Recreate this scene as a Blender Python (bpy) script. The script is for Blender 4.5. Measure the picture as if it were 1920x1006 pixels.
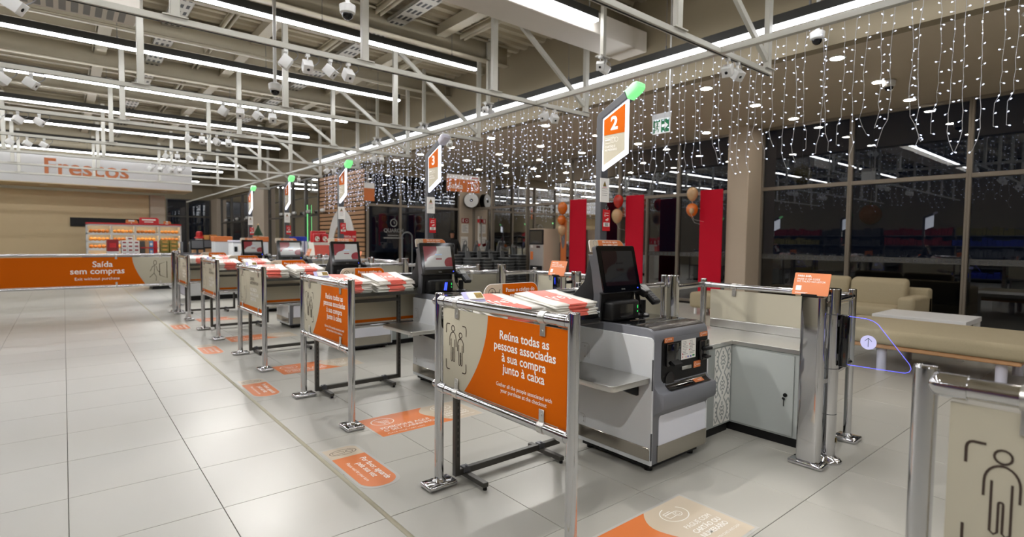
import bpy, bmesh, math, random
from mathutils import Vector, Matrix
random.seed(7)
PI = math.pi
SC = bpy.context.scene
COL = SC.collection
for _o in list(bpy.data.objects):
    bpy.data.objects.remove(_o)

# ------------------------------------------------------------------ camera
F_PX, YAW, PITCH, ROLL, EYE = 1016.2, 0.690978, -0.0498714, 0.0102141, 1.35
_f = Vector((math.sin(YAW) * math.cos(PITCH), math.cos(YAW) * math.cos(PITCH), math.sin(PITCH)))
_r = Vector((math.cos(YAW), -math.sin(YAW), 0))
_u = _r.cross(_f)
_c, _s = math.cos(ROLL), math.sin(ROLL)
RIGHT, UP = _c * _r + _s * _u, -_s * _r + _c * _u
cam_data = bpy.data.cameras.new('camera')
cam_data.sensor_width = 36.0
cam_data.lens = F_PX / 1920 * 36.0
cam_data.clip_start, cam_data.clip_end = 0.05, 200
cam_data.dof.use_dof = True
cam_data.dof.focus_distance = 2.75
cam_data.dof.aperture_fstop = 2.6
camera = bpy.data.objects.new('camera', cam_data)
COL.objects.link(camera)
camera.matrix_world = Matrix(((RIGHT.x, UP.x, -_f.x, 0), (RIGHT.y, UP.y, -_f.y, 0), (RIGHT.z, UP.z, -_f.z, EYE), (0, 0, 0, 1)))
SC.camera = camera

# ------------------------------------------------------------------ world (night), exposure
world = bpy.data.worlds.new('night_sky')
SC.world = world
world.use_nodes = True
world.node_tree.nodes['Background'].inputs['Color'].default_value = (0.010, 0.014, 0.028, 1)
world.node_tree.nodes['Background'].inputs['Strength'].default_value = 0.5
SC.view_settings.view_transform = 'Standard'
SC.view_settings.look = 'None'
SC.view_settings.gamma = 1.0
SC.view_settings.use_curve_mapping = False
SC.view_settings.exposure = 0.0
TUBE_POWER = 27.0          # radiance of the linear ceiling lights
STRIP_POWER = 8.0         # radiance of the long strip over the exit
DOWN_POWER = 90.0          # radiance of the recessed downlights
SPOT_POWER = 90.0         # watts of every cube spotlight on the tracks
SC.cycles.max_bounces = 8
SC.cycles.diffuse_bounces = 4
SC.cycles.glossy_bounces = 4
SC.cycles.transmission_bounces = 6
SC.cycles.transparent_max_bounces = 16
SC.cycles.sample_clamp_indirect = 6.0
SC.cycles.caustics_reflective = False
SC.cycles.caustics_refractive = False

# ------------------------------------------------------------------ materials
def lin(h):
    v = [int(h[i:i + 2], 16) / 255 for i in (0, 2, 4)]
    return tuple(((c / 12.92) if c <= 0.04045 else ((c + 0.055) / 1.055) ** 2.4) for c in v) + (1,)

def mat(name, hexcol, rough=.5, metal=0.0, var=.05, scale=12.0, bump=0.0, spec=.5, emit=0.0, emit_col=None,
        coat=0.0, stretch=None, rough_var=0.0, aniso=0.0, objvar=0.0, nosample=False):
    m = bpy.data.materials.new(name)
    m.use_nodes = True
    nt = m.node_tree
    b = nt.nodes['Principled BSDF']
    base = lin(hexcol)
    tc = nt.nodes.new('ShaderNodeTexCoord')
    mp = nt.nodes.new('ShaderNodeMapping')
    nt.links.new(tc.outputs['Object'], mp.inputs['Vector'])
    if stretch:
        mp.inputs['Scale'].default_value = stretch
    nz = nt.nodes.new('ShaderNodeTexNoise')
    nz.inputs['Scale'].default_value = scale
    nz.inputs['Detail'].default_value = 4
    nt.links.new(mp.outputs['Vector'], nz.inputs['Vector'])
    mix = nt.nodes.new('ShaderNodeMix')
    mix.data_type = 'RGBA'
    mix.inputs[6].default_value = tuple(c * (1 - var) for c in base[:3]) + (1,)
    mix.inputs[7].default_value = tuple(min(1, c * (1 + var)) for c in base[:3]) + (1,)
    nt.links.new(nz.outputs['Fac'], mix.inputs[0])
    col = mix.outputs[2]
    if objvar:
        oi = nt.nodes.new('ShaderNodeObjectInfo')
        mr = nt.nodes.new('ShaderNodeMapRange')
        mr.inputs[3].default_value = 1 - objvar
        mr.inputs[4].default_value = 1 + objvar
        nt.links.new(oi.outputs['Random'], mr.inputs[0])
        hv = nt.nodes.new('ShaderNodeHueSaturation')
        nt.links.new(mr.outputs[0], hv.inputs['Value'])
        nt.links.new(col, hv.inputs['Color'])
        col = hv.outputs['Color']
    nt.links.new(col, b.inputs['Base Color'])
    b.inputs['Roughness'].default_value = rough
    b.inputs['Metallic'].default_value = metal
    b.inputs['Specular IOR Level'].default_value = spec
    b.inputs['Coat Weight'].default_value = coat
    b.inputs['Coat Roughness'].default_value = 0.05
    if aniso:
        b.inputs['Anisotropic'].default_value = aniso
    if rough_var:
        mr = nt.nodes.new('ShaderNodeMapRange')
        mr.inputs[3].default_value = max(0, rough - rough_var)
        mr.inputs[4].default_value = min(1, rough + rough_var)
        nt.links.new(nz.outputs['Fac'], mr.inputs[0])
        nt.links.new(mr.outputs[0], b.inputs['Roughness'])
    if bump:
        bp = nt.nodes.new('ShaderNodeBump')
        bp.inputs['Strength'].default_value = bump
        bp.inputs['Distance'].default_value = 0.01
        nt.links.new(nz.outputs['Fac'], bp.inputs['Height'])
        nt.links.new(bp.outputs['Normal'], b.inputs['Normal'])
    if emit:
        b.inputs['Emission Color'].default_value = lin(emit_col or hexcol)
        b.inputs['Emission Strength'].default_value = emit
        if nosample:
            m.cycles.emission_sampling = 'NONE'
    return m

def glass_mat(name, tint=(0.72, 0.74, 0.76), ior=1.5, rough=0.0, boost=1.0, body=None, body_fac=0.0):
    m = bpy.data.materials.new(name)
    m.use_nodes = True
    nt = m.node_tree
    nt.nodes.remove(nt.nodes['Principled BSDF'])
    out = nt.nodes['Material Output']
    tr = nt.nodes.new('ShaderNodeBsdfTransparent')
    tr.inputs['Color'].default_value = tint + (1,)
    gl = nt.nodes.new('ShaderNodeBsdfGlossy')
    gl.inputs['Roughness'].default_value = rough
    fr = nt.nodes.new('ShaderNodeFresnel')
    fr.inputs['IOR'].default_value = ior
    ml = nt.nodes.new('ShaderNodeMath')
    ml.operation = 'MULTIPLY'
    ml.use_clamp = True
    ml.inputs[1].default_value = boost
    nt.links.new(fr.outputs[0], ml.inputs[0])
    base = tr.outputs[0]
    if body:
        df = nt.nodes.new('ShaderNodeBsdfDiffuse')
        df.inputs['Color'].default_value = lin(body)
        bm_ = nt.nodes.new('ShaderNodeMixShader')
        bm_.inputs[0].default_value = body_fac
        nt.links.new(tr.outputs[0], bm_.inputs[1])
        nt.links.new(df.outputs[0], bm_.inputs[2])
        base = bm_.outputs[0]
    mx = nt.nodes.new('ShaderNodeMixShader')
    nt.links.new(ml.outputs[0], mx.inputs[0])
    nt.links.new(base, mx.inputs[1])
    nt.links.new(gl.outputs[0], mx.inputs[2])
    nt.links.new(mx.outputs[0], out.inputs['Surface'])
    return m

M = dict(
    chrome=mat('polished_chrome', 'cfcfd2', .07, 1, .015, 6),
    steel=mat('brushed_steel', 'd6d5d2', .30, 1, .10, 9, stretch=(1, 30, 30), rough_var=.06),
    steel_plate=mat('kick_plate_steel', 'b8b2a8', .22, 1, .10, 3, rough_var=.06),
    tile=mat('porcelain_tile', 'aaa8a0', .34, 0, .05, 2.2, bump=.01, objvar=.025, rough_var=.05),
    grout=mat('grout', '6a6862', .9, 0, .1, 40),
    joint_strip=mat('expansion_joint', 'bab5a0', .6, 0, .08, 20),
    wall=mat('beige_wall_paint', '93876f', .75, 0, .03, 3),
    wall_warm=mat('cream_wall_paint', 'd9c39c', .7, 0, .03, 3),
    soffit=mat('soffit_paint', 'cabca6', .7, 0, .03, 3),
    column=mat('taupe_column_paint', 'c4b5a2', .65, 0, .03, 4),
    deck=mat('roof_deck_paint', 'ada28a', .6, 0, .05, 2),
    roof_steel=mat('painted_roof_steel', 'b8af99', .5, 0, .05, 4),
    truss=mat('white_painted_tube', 'c3c1b7', .35, 0, .03, 6),
    white_metal=mat('white_enamel', 'e6e6e4', .3, 0, .02, 10),
    duct=mat('duct_panel', 'dcd5cb', .6, 0, .03, 3),
    perforated=mat('galvanised_tray', 'a9a498', .45, .3, .12, 30),
    dark_house=mat('graphite_housing', '3a3a38', .5, .2, .04, 10),
    cable=mat('grey_cable', '8a8a8c', .5, 0, .03, 10),
    black=mat('black_plastic', '0d0d0e', .45, 0, .1, 20, spec=.3),
    black_gloss=mat('black_gloss', '0a0a0c', .08, 0, .1, 20, coat=.6),
    lens_black=mat('lens_black', '08080a', .1, 0, .05, 20),
    grey_frame=mat('slate_grey_plastic', '6f7178', .42, 0, .04, 15),
    grey_dark=mat('dark_grey_metal', '55565a', .4, .3, .05, 15),
    side_panel=mat('light_grey_panel', 'd4d7da', .42, 0, .03, 5),
    insert_panel=mat('pale_lilac_panel', 'dcdee8', .4, 0, .02, 5),
    cabinet=mat('sage_grey_laminate', 'a3a8a6', .38, 0, .03, 4),
    beige_panel=mat('beige_sign_panel', 'b5af9c', .5, 0, .03, 3),
    orange=mat('orange_print', 'c65d04', .6, 0, .03, 3, spec=.08),
    orange_decal=mat('orange_floor_film', 'd2753a', .4, 0, .04, 5),
    beige_decal=mat('beige_floor_film', 'c3b5a0', .4, 0, .03, 5),
    clear_film=mat('pale_film_border', 'b4b3ae', .35, 0, .03, 5),
    print_white=mat('white_print', 'f0eee9', .5, 0, .02, 10),
    print_dark=mat('dark_brown_print', '3a2c24', .6, 0, .05, 10),
    print_grey=mat('grey_print', '8f8f8d', .6, 0, .05, 10),
    paper=mat('white_paper', 'eceae6', .6, 0, .02, 10),
    bag_white=mat('white_bag_film', 'e2dfd8', .5, 0, .05, 25, bump=.15),
    bag_red=mat('coral_bag_print', 'e0685a', .5, 0, .06, 25, bump=.1),
    rack=mat('charcoal_rack_steel', '4b4945', .4, .3, .06, 12),
    slot=mat('slot_black', '1a1a19', .6, 0, .05, 12),
    red=mat('red_banner', 'c8122e', .6, 0, .03, 4, spec=.15),
    red_gloss=mat('red_card', 'c41f26', .4, 0, .03, 10),
    red_dark=mat('deep_red', '8e1a22', .4, 0, .04, 10),
    glass=glass_mat('window_glass', (0.55, 0.58, 0.6), 1.5, 0, 2.1),
    acrylic=glass_mat('clear_acrylic', (0.93, 0.95, 0.96), 1.45, 0, 1.0),
    wing=glass_mat('wing_acrylic', (0.93, 0.95, 0.98), 1.45, 0, .9),
    frit=glass_mat('frosted_band', (0.6, 0.6, 0.6), 1.4, .3, .6, '8d8d8b', .35),
    mullion=mat('taupe_aluminium', '857c70', .4, .2, .04, 8),
    mullion_dark=mat('bronze_aluminium', '57524b', .4, .2, .05, 8),
    asphalt=mat('night_asphalt', '2a2a2c', .8, 0, .2, 3),
    sofa=mat('beige_upholstery', 'a3977c', .85, 0, .07, 60, bump=.12),
    white_lam=mat('white_laminate', 'dedede', .35, 0, .02, 6),
    wood=mat('warm_wood', 'b78b62', .5, 0, .18, 3, stretch=(1, .3, 12)),
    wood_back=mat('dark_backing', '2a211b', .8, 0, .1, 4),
    basket=mat('grey_basket_plastic', '6b6e71', .45, 0, .06, 10),
    tube_light=mat('tube_diffuser', 'ffffff', .5, 0, 0, 5, emit=TUBE_POWER, emit_col='fbfcff'),
    strip_light=mat('strip_diffuser', 'ffffff', .5, 0, 0, 5, emit=STRIP_POWER, emit_col='f8faff'),
    down_light=mat('downlight_lens', 'ffffff', .5, 0, 0, 5, emit=DOWN_POWER, emit_col='fff6ea'),
    led=mat('cool_led', 'ffffff', .3, 0, 0, 5, emit=4.0, emit_col='cfdcff', nosample=True),
    led_wire=mat('clear_wire', 'cfcfd2', .3, 0, .05, 20),
    green_lamp=mat('green_lamp', '9be8a0', .35, 0, .03, 8, emit=1.0, emit_col='6fe084', nosample=True),
    grey_lamp=mat('unlit_lamp', 'c9c8d6', .35, 0, .03, 8),
    sign_glow=mat('sign_edge_light', 'ffffff', .4, 0, 0, 8, emit=2.2, emit_col='e9efff'),
    blue_led=mat('blue_edge_light', '6a6cff', .4, 0, 0, 8, emit=1.3, emit_col='6468ff', nosample=True),
    skin=mat('skin', 'a3765c', .5, 0, .05, 30),
    hoodie=mat('black_cotton', '141416', .9, 0, .15, 60, bump=.1),
    jeans=mat('dark_denim', '22262e', .9, 0, .12, 60),
    blue=mat('blue_plastic', '1f37a8', .4, 0, .05, 10),
    gold=mat('gold_balloon', 'a08540', .25, .3, .03, 5),
    balloon_orange=mat('orange_balloon', 'd8701c', .22, 0, .03, 5, coat=.5),
    balloon_red=mat('red_balloon', 'c0281c', .22, 0, .03, 5, coat=.5),
    balloon_beige=mat('beige_balloon', 'c9a57c', .22, 0, .03, 5, coat=.5),
    exit_green=mat('exit_green', '0f7a48', .4, 0, .02, 8, emit=.12, emit_col='0f7a48', nosample=True),
    exit_white=mat('exit_white', 'f2f4f2', .4, 0, .02, 8, emit=.45, nosample=True),
    warm_light=mat('warm_lamp', 'ffffff', .5, 0, 0, 5, emit=14.0, emit_col='ffd9a0'),
    bread_a=mat('golden_crust', 'd89a52', .7, 0, .2, 20),
    bread_b=mat('brown_crust', 'b8763a', .7, 0, .2, 20),
    olive=mat('olive_gold_card', '8a7f3a', .5, 0, .08, 12),
    blue_pack=mat('light_blue_card', '5a8fc0', .5, 0, .05, 12),
    leaf=mat('fir_green', '1f3a1e', .8, 0, .3, 20),
)

# ------------------------------------------------------------------ mesh helpers
class MB:
    def __init__(self):
        self.bm = bmesh.new()

    def _bev(self, verts, bev, seg):
        if bev > 0:
            es = {e for v in verts for e in v.link_edges}
            bmesh.ops.bevel(self.bm, geom=list(es), offset=bev, segments=seg, affect='EDGES', profile=.5, clamp_overlap=True)

    def box(self, x0, x1, y0, y1, z0, z1, bev=0, seg=2):
        vs = [self.bm.verts.new(p) for p in ((x0, y0, z0), (x1, y0, z0), (x1, y1, z0), (x0, y1, z0), (x0, y0, z1), (x1, y0, z1), (x1, y1, z1), (x0, y1, z1))]
        for f in ((0, 3, 2, 1), (4, 5, 6, 7), (0, 1, 5, 4), (1, 2, 6, 5), (2, 3, 7, 6), (3, 0, 4, 7)):
            self.bm.faces.new([vs[i] for i in f])
        self._bev(vs, bev, seg)
        return self

    def obox(self, c, ax, ay, az, bev=0, seg=2):
        """box from centre and three half-extent vectors"""
        c, ax, ay, az = Vector(c), Vector(ax), Vector(ay), Vector(az)
        vs = [self.bm.verts.new(c + ax * i + ay * j + az * k) for k in (-1, 1) for i, j in ((-1, -1), (1, -1), (1, 1), (-1, 1))]
        for f in ((0, 3, 2, 1), (4, 5, 6, 7), (0, 1, 5, 4), (1, 2, 6, 5), (2, 3, 7, 6), (3, 0, 4, 7)):
            self.bm.faces.new([vs[i] for i in f])
        self._bev(vs, bev, seg)
        return self

    def cyl(self, p0, p1, r, seg=16, r2=None, cap=True):
        p0, p1 = Vector(p0), Vector(p1)
        d = (p1 - p0).normalized()
        a = d.orthogonal().normalized()
        b = d.cross(a)
        r2 = r if r2 is None else r2
        A = [self.bm.verts.new(p0 + (a * math.cos(2 * PI * i / seg) + b * math.sin(2 * PI * i / seg)) * r) for i in range(seg)]
        B = [self.bm.verts.new(p1 + (a * math.cos(2 * PI * i / seg) + b * math.sin(2 * PI * i / seg)) * r2) for i in range(seg)]
        for i in range(seg):
            j = (i + 1) % seg
            self.bm.faces.new((A[i], A[j], B[j], B[i]))
        if cap:
            self.bm.faces.new(A[::-1])
            self.bm.faces.new(B)
        return self

    def tube(self, pts, r, seg=8, closed=False):
        pts = [Vector(p) for p in pts]
        n = len(pts)
        rings = []
        prev = None
        for i, p in enumerate(pts):
            if closed:
                t = (pts[(i + 1) % n] - pts[i - 1]).normalized()
            else:
                t = (pts[min(i + 1, n - 1)] - pts[max(i - 1, 0)]).normalized()
            a = (prev - t * prev.dot(t)).normalized() if prev is not None and (prev - t * prev.dot(t)).length > 1e-5 else t.orthogonal().normalized()
            prev = a
            b = t.cross(a)
            rr = r[i] if isinstance(r, (list, tuple)) else r
            rings.append([self.bm.verts.new(p + (a * math.cos(2 * PI * k / seg) + b * math.sin(2 * PI * k / seg)) * rr) for k in range(seg)])
        m = n if closed else n - 1
        for i in range(m):
            A, B = rings[i], rings[(i + 1) % n]
            for k in range(seg):
                j = (k + 1) % seg
                self.bm.faces.new((A[k], A[j], B[j], B[k]))
        if not closed:
            self.bm.faces.new(rings[0][::-1])
            self.bm.faces.new(rings[-1])
        return self

    def prism(self, poly, axis, a0, a1, bev=0, seg=2):
        def P(u, v, w):
            return (w, u, v) if axis == 'x' else ((u, w, v) if axis == 'y' else (u, v, w))
        A = [self.bm.verts.new(P(u, v, a0)) for u, v in poly]
        B = [self.bm.verts.new(P(u, v, a1)) for u, v in poly]
        n = len(poly)
        fs = []
        for i in range(n):
            j = (i + 1) % n
            fs.append(self.bm.faces.new((A[i], A[j], B[j], B[i])))
        fs.append(self.bm.faces.new(A[::-1]))
        fs.append(self.bm.faces.new(B))
        bmesh.ops.recalc_face_normals(self.bm, faces=fs)
        if bev:
            es = {e for f in fs[-2:] for e in f.edges}
            bmesh.ops.bevel(self.bm, geom=list(es), offset=bev, segments=seg, affect='EDGES', profile=.5, clamp_overlap=True)
        return self

    def sphere(self, c, r, u=12, v=8, sc=(1, 1, 1)):
        mtx = Matrix.Translation(Vector(c)) @ Matrix.Diagonal((r * sc[0], r * sc[1], r * sc[2], 1))
        bmesh.ops.create_uvsphere(self.bm, u_segments=u, v_segments=v, radius=1, matrix=mtx)
        return self

    def lathe(self, prof, c, seg=20):
        """prof: list of (radius, z) bottom to top"""
        rings = []
        for r, z in prof:
            if r < 1e-6:
                rings.append([self.bm.verts.new((c[0], c[1], c[2] + z))])
            else:
                rings.append([self.bm.verts.new((c[0] + r * math.cos(2 * PI * k / seg), c[1] + r * math.sin(2 * PI * k / seg), c[2] + z)) for k in range(seg)])
        for A, B in zip(rings, rings[1:]):
            for k in range(seg):
                j = (k + 1) % seg
                if len(A) == 1 and len(B) == 1:
                    continue
                if len(A) == 1:
                    self.bm.faces.new((A[0], B[j], B[k]))
                elif len(B) == 1:
                    self.bm.faces.new((A[k], A[j], B[0]))
                else:
                    self.bm.faces.new((A[k], A[j], B[j], B[k]))
        if len(rings[0]) > 1:
            self.bm.faces.new(rings[0][::-1])
        if len(rings[-1]) > 1:
            self.bm.faces.new(rings[-1])
        return self

    def poly3(self, pts):
        self.bm.faces.new([self.bm.verts.new(p) for p in pts])
        return self

    def mesh(self, name, off=(0, 0, 0), smooth=True):
        if any(off):
            bmesh.ops.translate(self.bm, verts=self.bm.verts, vec=-Vector(off))
        if smooth:
            for f in self.bm.faces:
                f.smooth = True
            for e in self.bm.edges:
                if len(e.link_faces) == 2 and e.calc_face_angle(0) > math.radians(38):
                    e.smooth = False
        me = bpy.data.meshes.new(name)
        self.bm.to_mesh(me)
        self.bm.free()
        return me

    def build(self, name, m, parent=None, loc=None, smooth=True):
        off = wloc(parent) if parent is not None else Vector(loc or (0, 0, 0))
        me = self.mesh(name, off, smooth)
        o = bpy.data.objects.new(name, me)
        COL.objects.link(o)
        me.materials.append(M[m] if isinstance(m, str) else m)
        if parent is not None:
            o.parent = parent
        elif loc is not None:
            o.location = loc
        return o

def wloc(o):
    v = Vector((0, 0, 0))
    while o is not None:
        v += o.location
        o = o.parent
    return v

def tag(o, label=None, cat=None, group=None, kind=None):
    for k, v in (('label', label), ('category', cat), ('group', group), ('kind', kind)):
        if v:
            o[k] = v
    return o

def thing(name, loc, label, cat, group=None):
    o = bpy.data.objects.new(name, None)
    o.empty_display_size = .1
    COL.objects.link(o)
    o.location = loc
    return tag(o, label, cat, group)

def struct(o):
    o['kind'] = 'structure'
    return o

def copy_tree(o, parent=None):
    c = o.copy()
    COL.objects.link(c)
    c.parent = parent
    for ch in list(o.children):
        copy_tree(ch, c)
    return c

def dup(o, d, label=None, group=None):
    c = copy_tree(o)
    c.location = o.location + Vector(d)
    if label:
        c['label'] = label
    if group:
        c['group'] = group
    return c

# ---- flat print on a plane given by a frame (origin, u, v)
class Frame:
    def __init__(self, o, u, v):
        self.o, self.u, self.v = Vector(o), Vector(u).normalized(), Vector(v).normalized()
        self.n = self.u.cross(self.v)

    def __call__(self, a, b, h=0.0):
        return self.o + self.u * a + self.v * b + self.n * h

def flat(name, polys, fr, m, parent, h=.0012):
    b = MB()
    for p in polys:
        b.poly3([fr(x, y, h) for x, y in p])
    return b.build(name, m, parent, smooth=False)

def plate(name, poly, fr, m, parent, t=.003, h0=0.0):
    """thin solid plate following a 2D outline"""
    b = MB()
    A = [b.bm.verts.new(fr(x, y, h0)) for x, y in poly]
    B = [b.bm.verts.new(fr(x, y, h0 + t)) for x, y in poly]
    n = len(poly)
    fs = [b.bm.faces.new((A[i], A[(i + 1) % n], B[(i + 1) % n], B[i])) for i in range(n)]
    fs += [b.bm.faces.new(A[::-1]), b.bm.faces.new(B)]
    bmesh.ops.recalc_face_normals(b.bm, faces=fs)
    return b.build(name, m, parent, smooth=False)

def rrect(x0, x1, y0, y1, r, seg=5):
    """rounded rectangle; r is one radius or (bl, br, tr, tl)"""
    rs = r if isinstance(r, (tuple, list)) else (r,) * 4
    out = []
    for (cx, cy, a0), rr in zip(((x0, y0, PI), (x1, y0, 1.5 * PI), (x1, y1, 0), (x0, y1, .5 * PI)), rs):
        sx, sy = (1 if cx == x0 else -1), (1 if cy == y0 else -1)
        if rr <= 0:
            out.append((cx, cy))
            continue
        for k in range(seg + 1):
            a = a0 + .5 * PI * k / seg
            out.append((cx + sx * rr + rr * math.cos(a), cy + sy * rr + rr * math.sin(a)))
    return out

def arc(cx, cy, rx, ry, a0, a1, n=12):
    return [(cx + rx * math.cos(math.radians(a0 + (a1 - a0) * i / n)), cy + ry * math.sin(math.radians(a0 + (a1 - a0) * i / n))) for i in range(n + 1)]

def stroke(pts, w):
    """ribbon quads along a 2D polyline"""
    out = []
    L, R = [], []
    n = len(pts)
    for i in range(n):
        x0, y0 = pts[max(i - 1, 0)]
        x1, y1 = pts[min(i + 1, n - 1)]
        d = math.hypot(x1 - x0, y1 - y0) or 1
        nx, ny = -(y1 - y0) / d * w / 2, (x1 - x0) / d * w / 2
        L.append((pts[i][0] + nx, pts[i][1] + ny))
        R.append((pts[i][0] - nx, pts[i][1] - ny))
    for i in range(n - 1):
        out.append([R[i], R[i + 1], L[i + 1], L[i]])
    return out

def ring(cx, cy, rx, ry, w, n=20, a0=0, a1=360):
    return stroke(arc(cx, cy, rx, ry, a0, a1, n), w)

_text_cache = {}
def text(s, size, fr, m, parent, name='lettering', align='CENTER', bold=0.0, x=0, y=0, h=.0014, spacing=1.0, line=1.0, sx=1.0):
    key = (s, bold, align, spacing, line)
    if key not in _text_cache:
        cu = bpy.data.curves.new('t', 'FONT')
        cu.body = s
        cu.size = 1
        cu.align_x = align
        cu.align_y = 'TOP_BASELINE'
        cu.offset = bold
        cu.space_character = spacing
        cu.space_line = line
        cu.resolution_u = 3
        ob = bpy.data.objects.new('t', cu)
        me = bpy.data.meshes.new_from_object(ob)
        _text_cache[key] = ([tuple(v.co[:2]) for v in me.vertices], [tuple(p.vertices) for p in me.polygons])
        bpy.data.objects.remove(ob)
        bpy.data.meshes.remove(me)
    vs, ps = _text_cache[key]
    off = wloc(parent)
    me = bpy.data.meshes.new(name)
    me.from_pydata([fr(x + vx * size * sx, y + vy * size, h) - off for vx, vy in vs], [], ps)
    me.materials.append(M[m] if isinstance(m, str) else m)
    o = bpy.data.objects.new(name, me)
    COL.objects.link(o)
    o.parent = parent
    return o

XZ = lambda o: Frame(o, (1, 0, 0), (0, 0, 1))          # faces -Y
YZ = lambda o: Frame(o, (0, -1, 0), (0, 0, 1))         # faces -X (u runs towards -Y, the viewer's right)

# ================================================================== THE SETTING
XW = 11.05        # glazed facade of the lobby
ZL = 3.68         # lobby ceiling
XS = 6.92         # edge of the lobby soffit / upper wall
YV = 15.5         # glazed vestibule
XK = 7.06         # shop fronts beyond the vestibule
YB = 36.5         # back of the building
XL, YF = -9.0, -7.0
ZR = 5.02         # underside of roof deck
ZT = 3.272        # light-track grid
ZP = 4.35         # linear tube lights

def in_view(p):
    d = Vector(p) - Vector((0, 0, EYE))
    z = d.dot(_f)
    if z < .2:
        return None
    return 960 + F_PX * d.dot(RIGHT) / z, 503 - F_PX * d.dot(UP) / z, z

# ---- tile material uses world position so that neighbouring tiles differ
def world_coords(m):
    nt = m.node_tree
    g = nt.nodes.new('ShaderNodeNewGeometry')
    for n in nt.nodes:
        if n.type == 'MAPPING':
            nt.links.new(g.outputs['Position'], n.inputs['Vector'])
for k in ('tile', 'wall', 'soffit', 'deck', 'wall_warm'):
    world_coords(M[k])

floor = MB().box(XL, XW + .1, YF, YB, -.12, -.004).build('floor', 'grout')
tag(floor, 'pale grey square-tiled shop floor with thin dark joints', kind='structure')
T = .6
X0, Y0 = .587, 2.965
def tile_bm(x, y, b=None, d=.0022):
    b = b or MB()
    w = T / 2 - .0015
    vs = []
    for s, z in ((w, -.004), (w, -.0012), (w - d * .6, 0)):
        vs.append([b.bm.verts.new((x + i * s, y + j * s, z)) for i, j in ((-1, -1), (1, -1), (1, 1), (-1, 1))])
    for A, B in zip(vs, vs[1:]):
        for i in range(4):
            b.bm.faces.new((A[i], A[(i + 1) % 4], B[(i + 1) % 4], B[i]))
    b.bm.faces.new(vs[2])
    return b
cells = []
for i in range(-16, 18):
    for j in range(-16, 57):
        cx, cy = X0 + (i + .5) * T, Y0 + (j + .5) * T
        if XL < cx - .3 and cx + .3 < XW + .1 and YF < cy - .3 and cy + .3 < YB:
            v = in_view((cx, cy, 0))
            seen = v is not None and -120 < v[0] < 2040 and v[1] < 1100
            cells.append((v[2] if seen else 1e9, cx, cy))
cells.sort()
tile_me = tile_bm(0, 0).mesh('floor_tile', smooth=False)
tile_me.materials.append(M['tile'])
for d, cx, cy in cells[:300]:
    o = bpy.data.objects.new('floor_tile', tile_me)
    COL.objects.link(o)
    o.location = (cx, cy, 0)
    o.parent = floor
b = MB()
for d, cx, cy in cells[300:]:
    tile_bm(cx, cy, b)
o = b.build('distant_floor_tiles', 'tile', floor, smooth=False)
o['kind'] = 'stuff'
tag(MB().box(1.176, 1.203, YF, YB, -.003, .0012).build('trim_1', 'joint_strip'), 'cream expansion joint strip running along the tiled aisle', kind='structure')

# ---- solid walls
def wall(name, m, label, *boxes):
    b = MB()
    for q in boxes:
        b.box(*q)
    return tag(b.build(name, m, smooth=False), label, kind='structure')
wall('wall_left', 'wall', 'plain beige sales-floor wall on the far left', (XL - .2, XL, YF, YB, -.1, ZR))
wall('wall_front', 'wall', 'plain beige wall behind the viewpoint', (XL, XW, YF - .2, YF, -.1, ZR))
wall('wall_upper', 'wall', 'tall taupe wall above the lobby soffit', (XS, XS + .18, YF, YB, ZL - .02, ZR + .25))
wall('ceiling_lobby', 'soffit', 'taupe lobby ceiling with recessed downlights', (XS + .18, XW + .2, YF, YV + .2, ZL, ZL + .15))
wall('wall_back', 'wall', 'taupe wall above the far dark windows', (XL, XK + .2, YB, YB + .2, 3.60, ZR), (XL, 4.55, YB, YB + .2, -.1, 3.6))

# ---- roof: ribbed deck, beams across, purlins along
b = MB()
y = YF
prof = []
while y < YB:
    for dy, dz in ((0, 0), (.07, 0), (.10, .05), (.20, .05), (.23, 0)):
        prof.append((y + dy, ZR + dz))
    y += .25
prof = [(p[0], p[1]) for p in prof]
A = [b.bm.verts.new((XL, p[0], p[1])) for p in prof]
B_ = [b.bm.verts.new((XS, p[0], p[1])) for p in prof]
for i in range(len(prof) - 1):
    b.bm.faces.new((A[i], A[i + 1], B_[i + 1], B_[i]))
b.box(XL, XS, YF, YB, ZR + .12, ZR + .2)
tag(b.build('ceiling', 'deck', smooth=False), 'cream ribbed metal roof deck high above the checkouts', kind='structure')

def ibeam_x(y, z0, h, w, x0, x1):
    b = MB()
    b.box(x0, x1, y - w / 2, y + w / 2, z0, z0 + .02)
    b.box(x0, x1, y - w / 2, y + w / 2, z0 + h - .02, z0 + h)
    b.box(x0, x1, y - .012, y + .012, z0 + .02, z0 + h - .02)
    return b
beam_ys = [5.55 + 2.55 * k for k in range(-1, 12)]
for k, y in enumerate(beam_ys):
    o = ibeam_x(y, 4.62, .36, .16, XL + .02, XS - .02 if k != 2 else XS - .4).build('trim_%d' % (k + 2), 'roof_steel')
    tag(o, 'cream steel roof beam spanning across under the deck', kind='structure', group='roof beams')
n_trim = len(beam_ys) + 2
for x in (-4.2, -2.6, -1.1, .55, 2.2, 3.9, 5.5):
    b = MB()
    b.box(x - .05, x + .05, YF, YB, 4.985, 5.015)
    b.box(x - .05, x - .035, YF, YB, 4.88, 4.985)
    b.box(x + .035, x + .05, YF, YB, 4.88, 4.985)
    tag(b.build('trim_%d' % n_trim, 'roof_steel'), 'cream channel purlin running the length of the roof', kind='structure', group='roof purlins')
    n_trim += 1
for x in (.62, 2.75, 5.05):
    tag(MB().box(x - .09, x + .09, YF, YB, 4.83, 4.85).box(x - .07, x + .07, YF, YB, 4.85, 5.01).build('trim_%d' % n_trim, 'roof_steel', smooth=False), 'broad cream roof girder running along the aisle', kind='structure', group='roof girders')
    n_trim += 1
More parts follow.
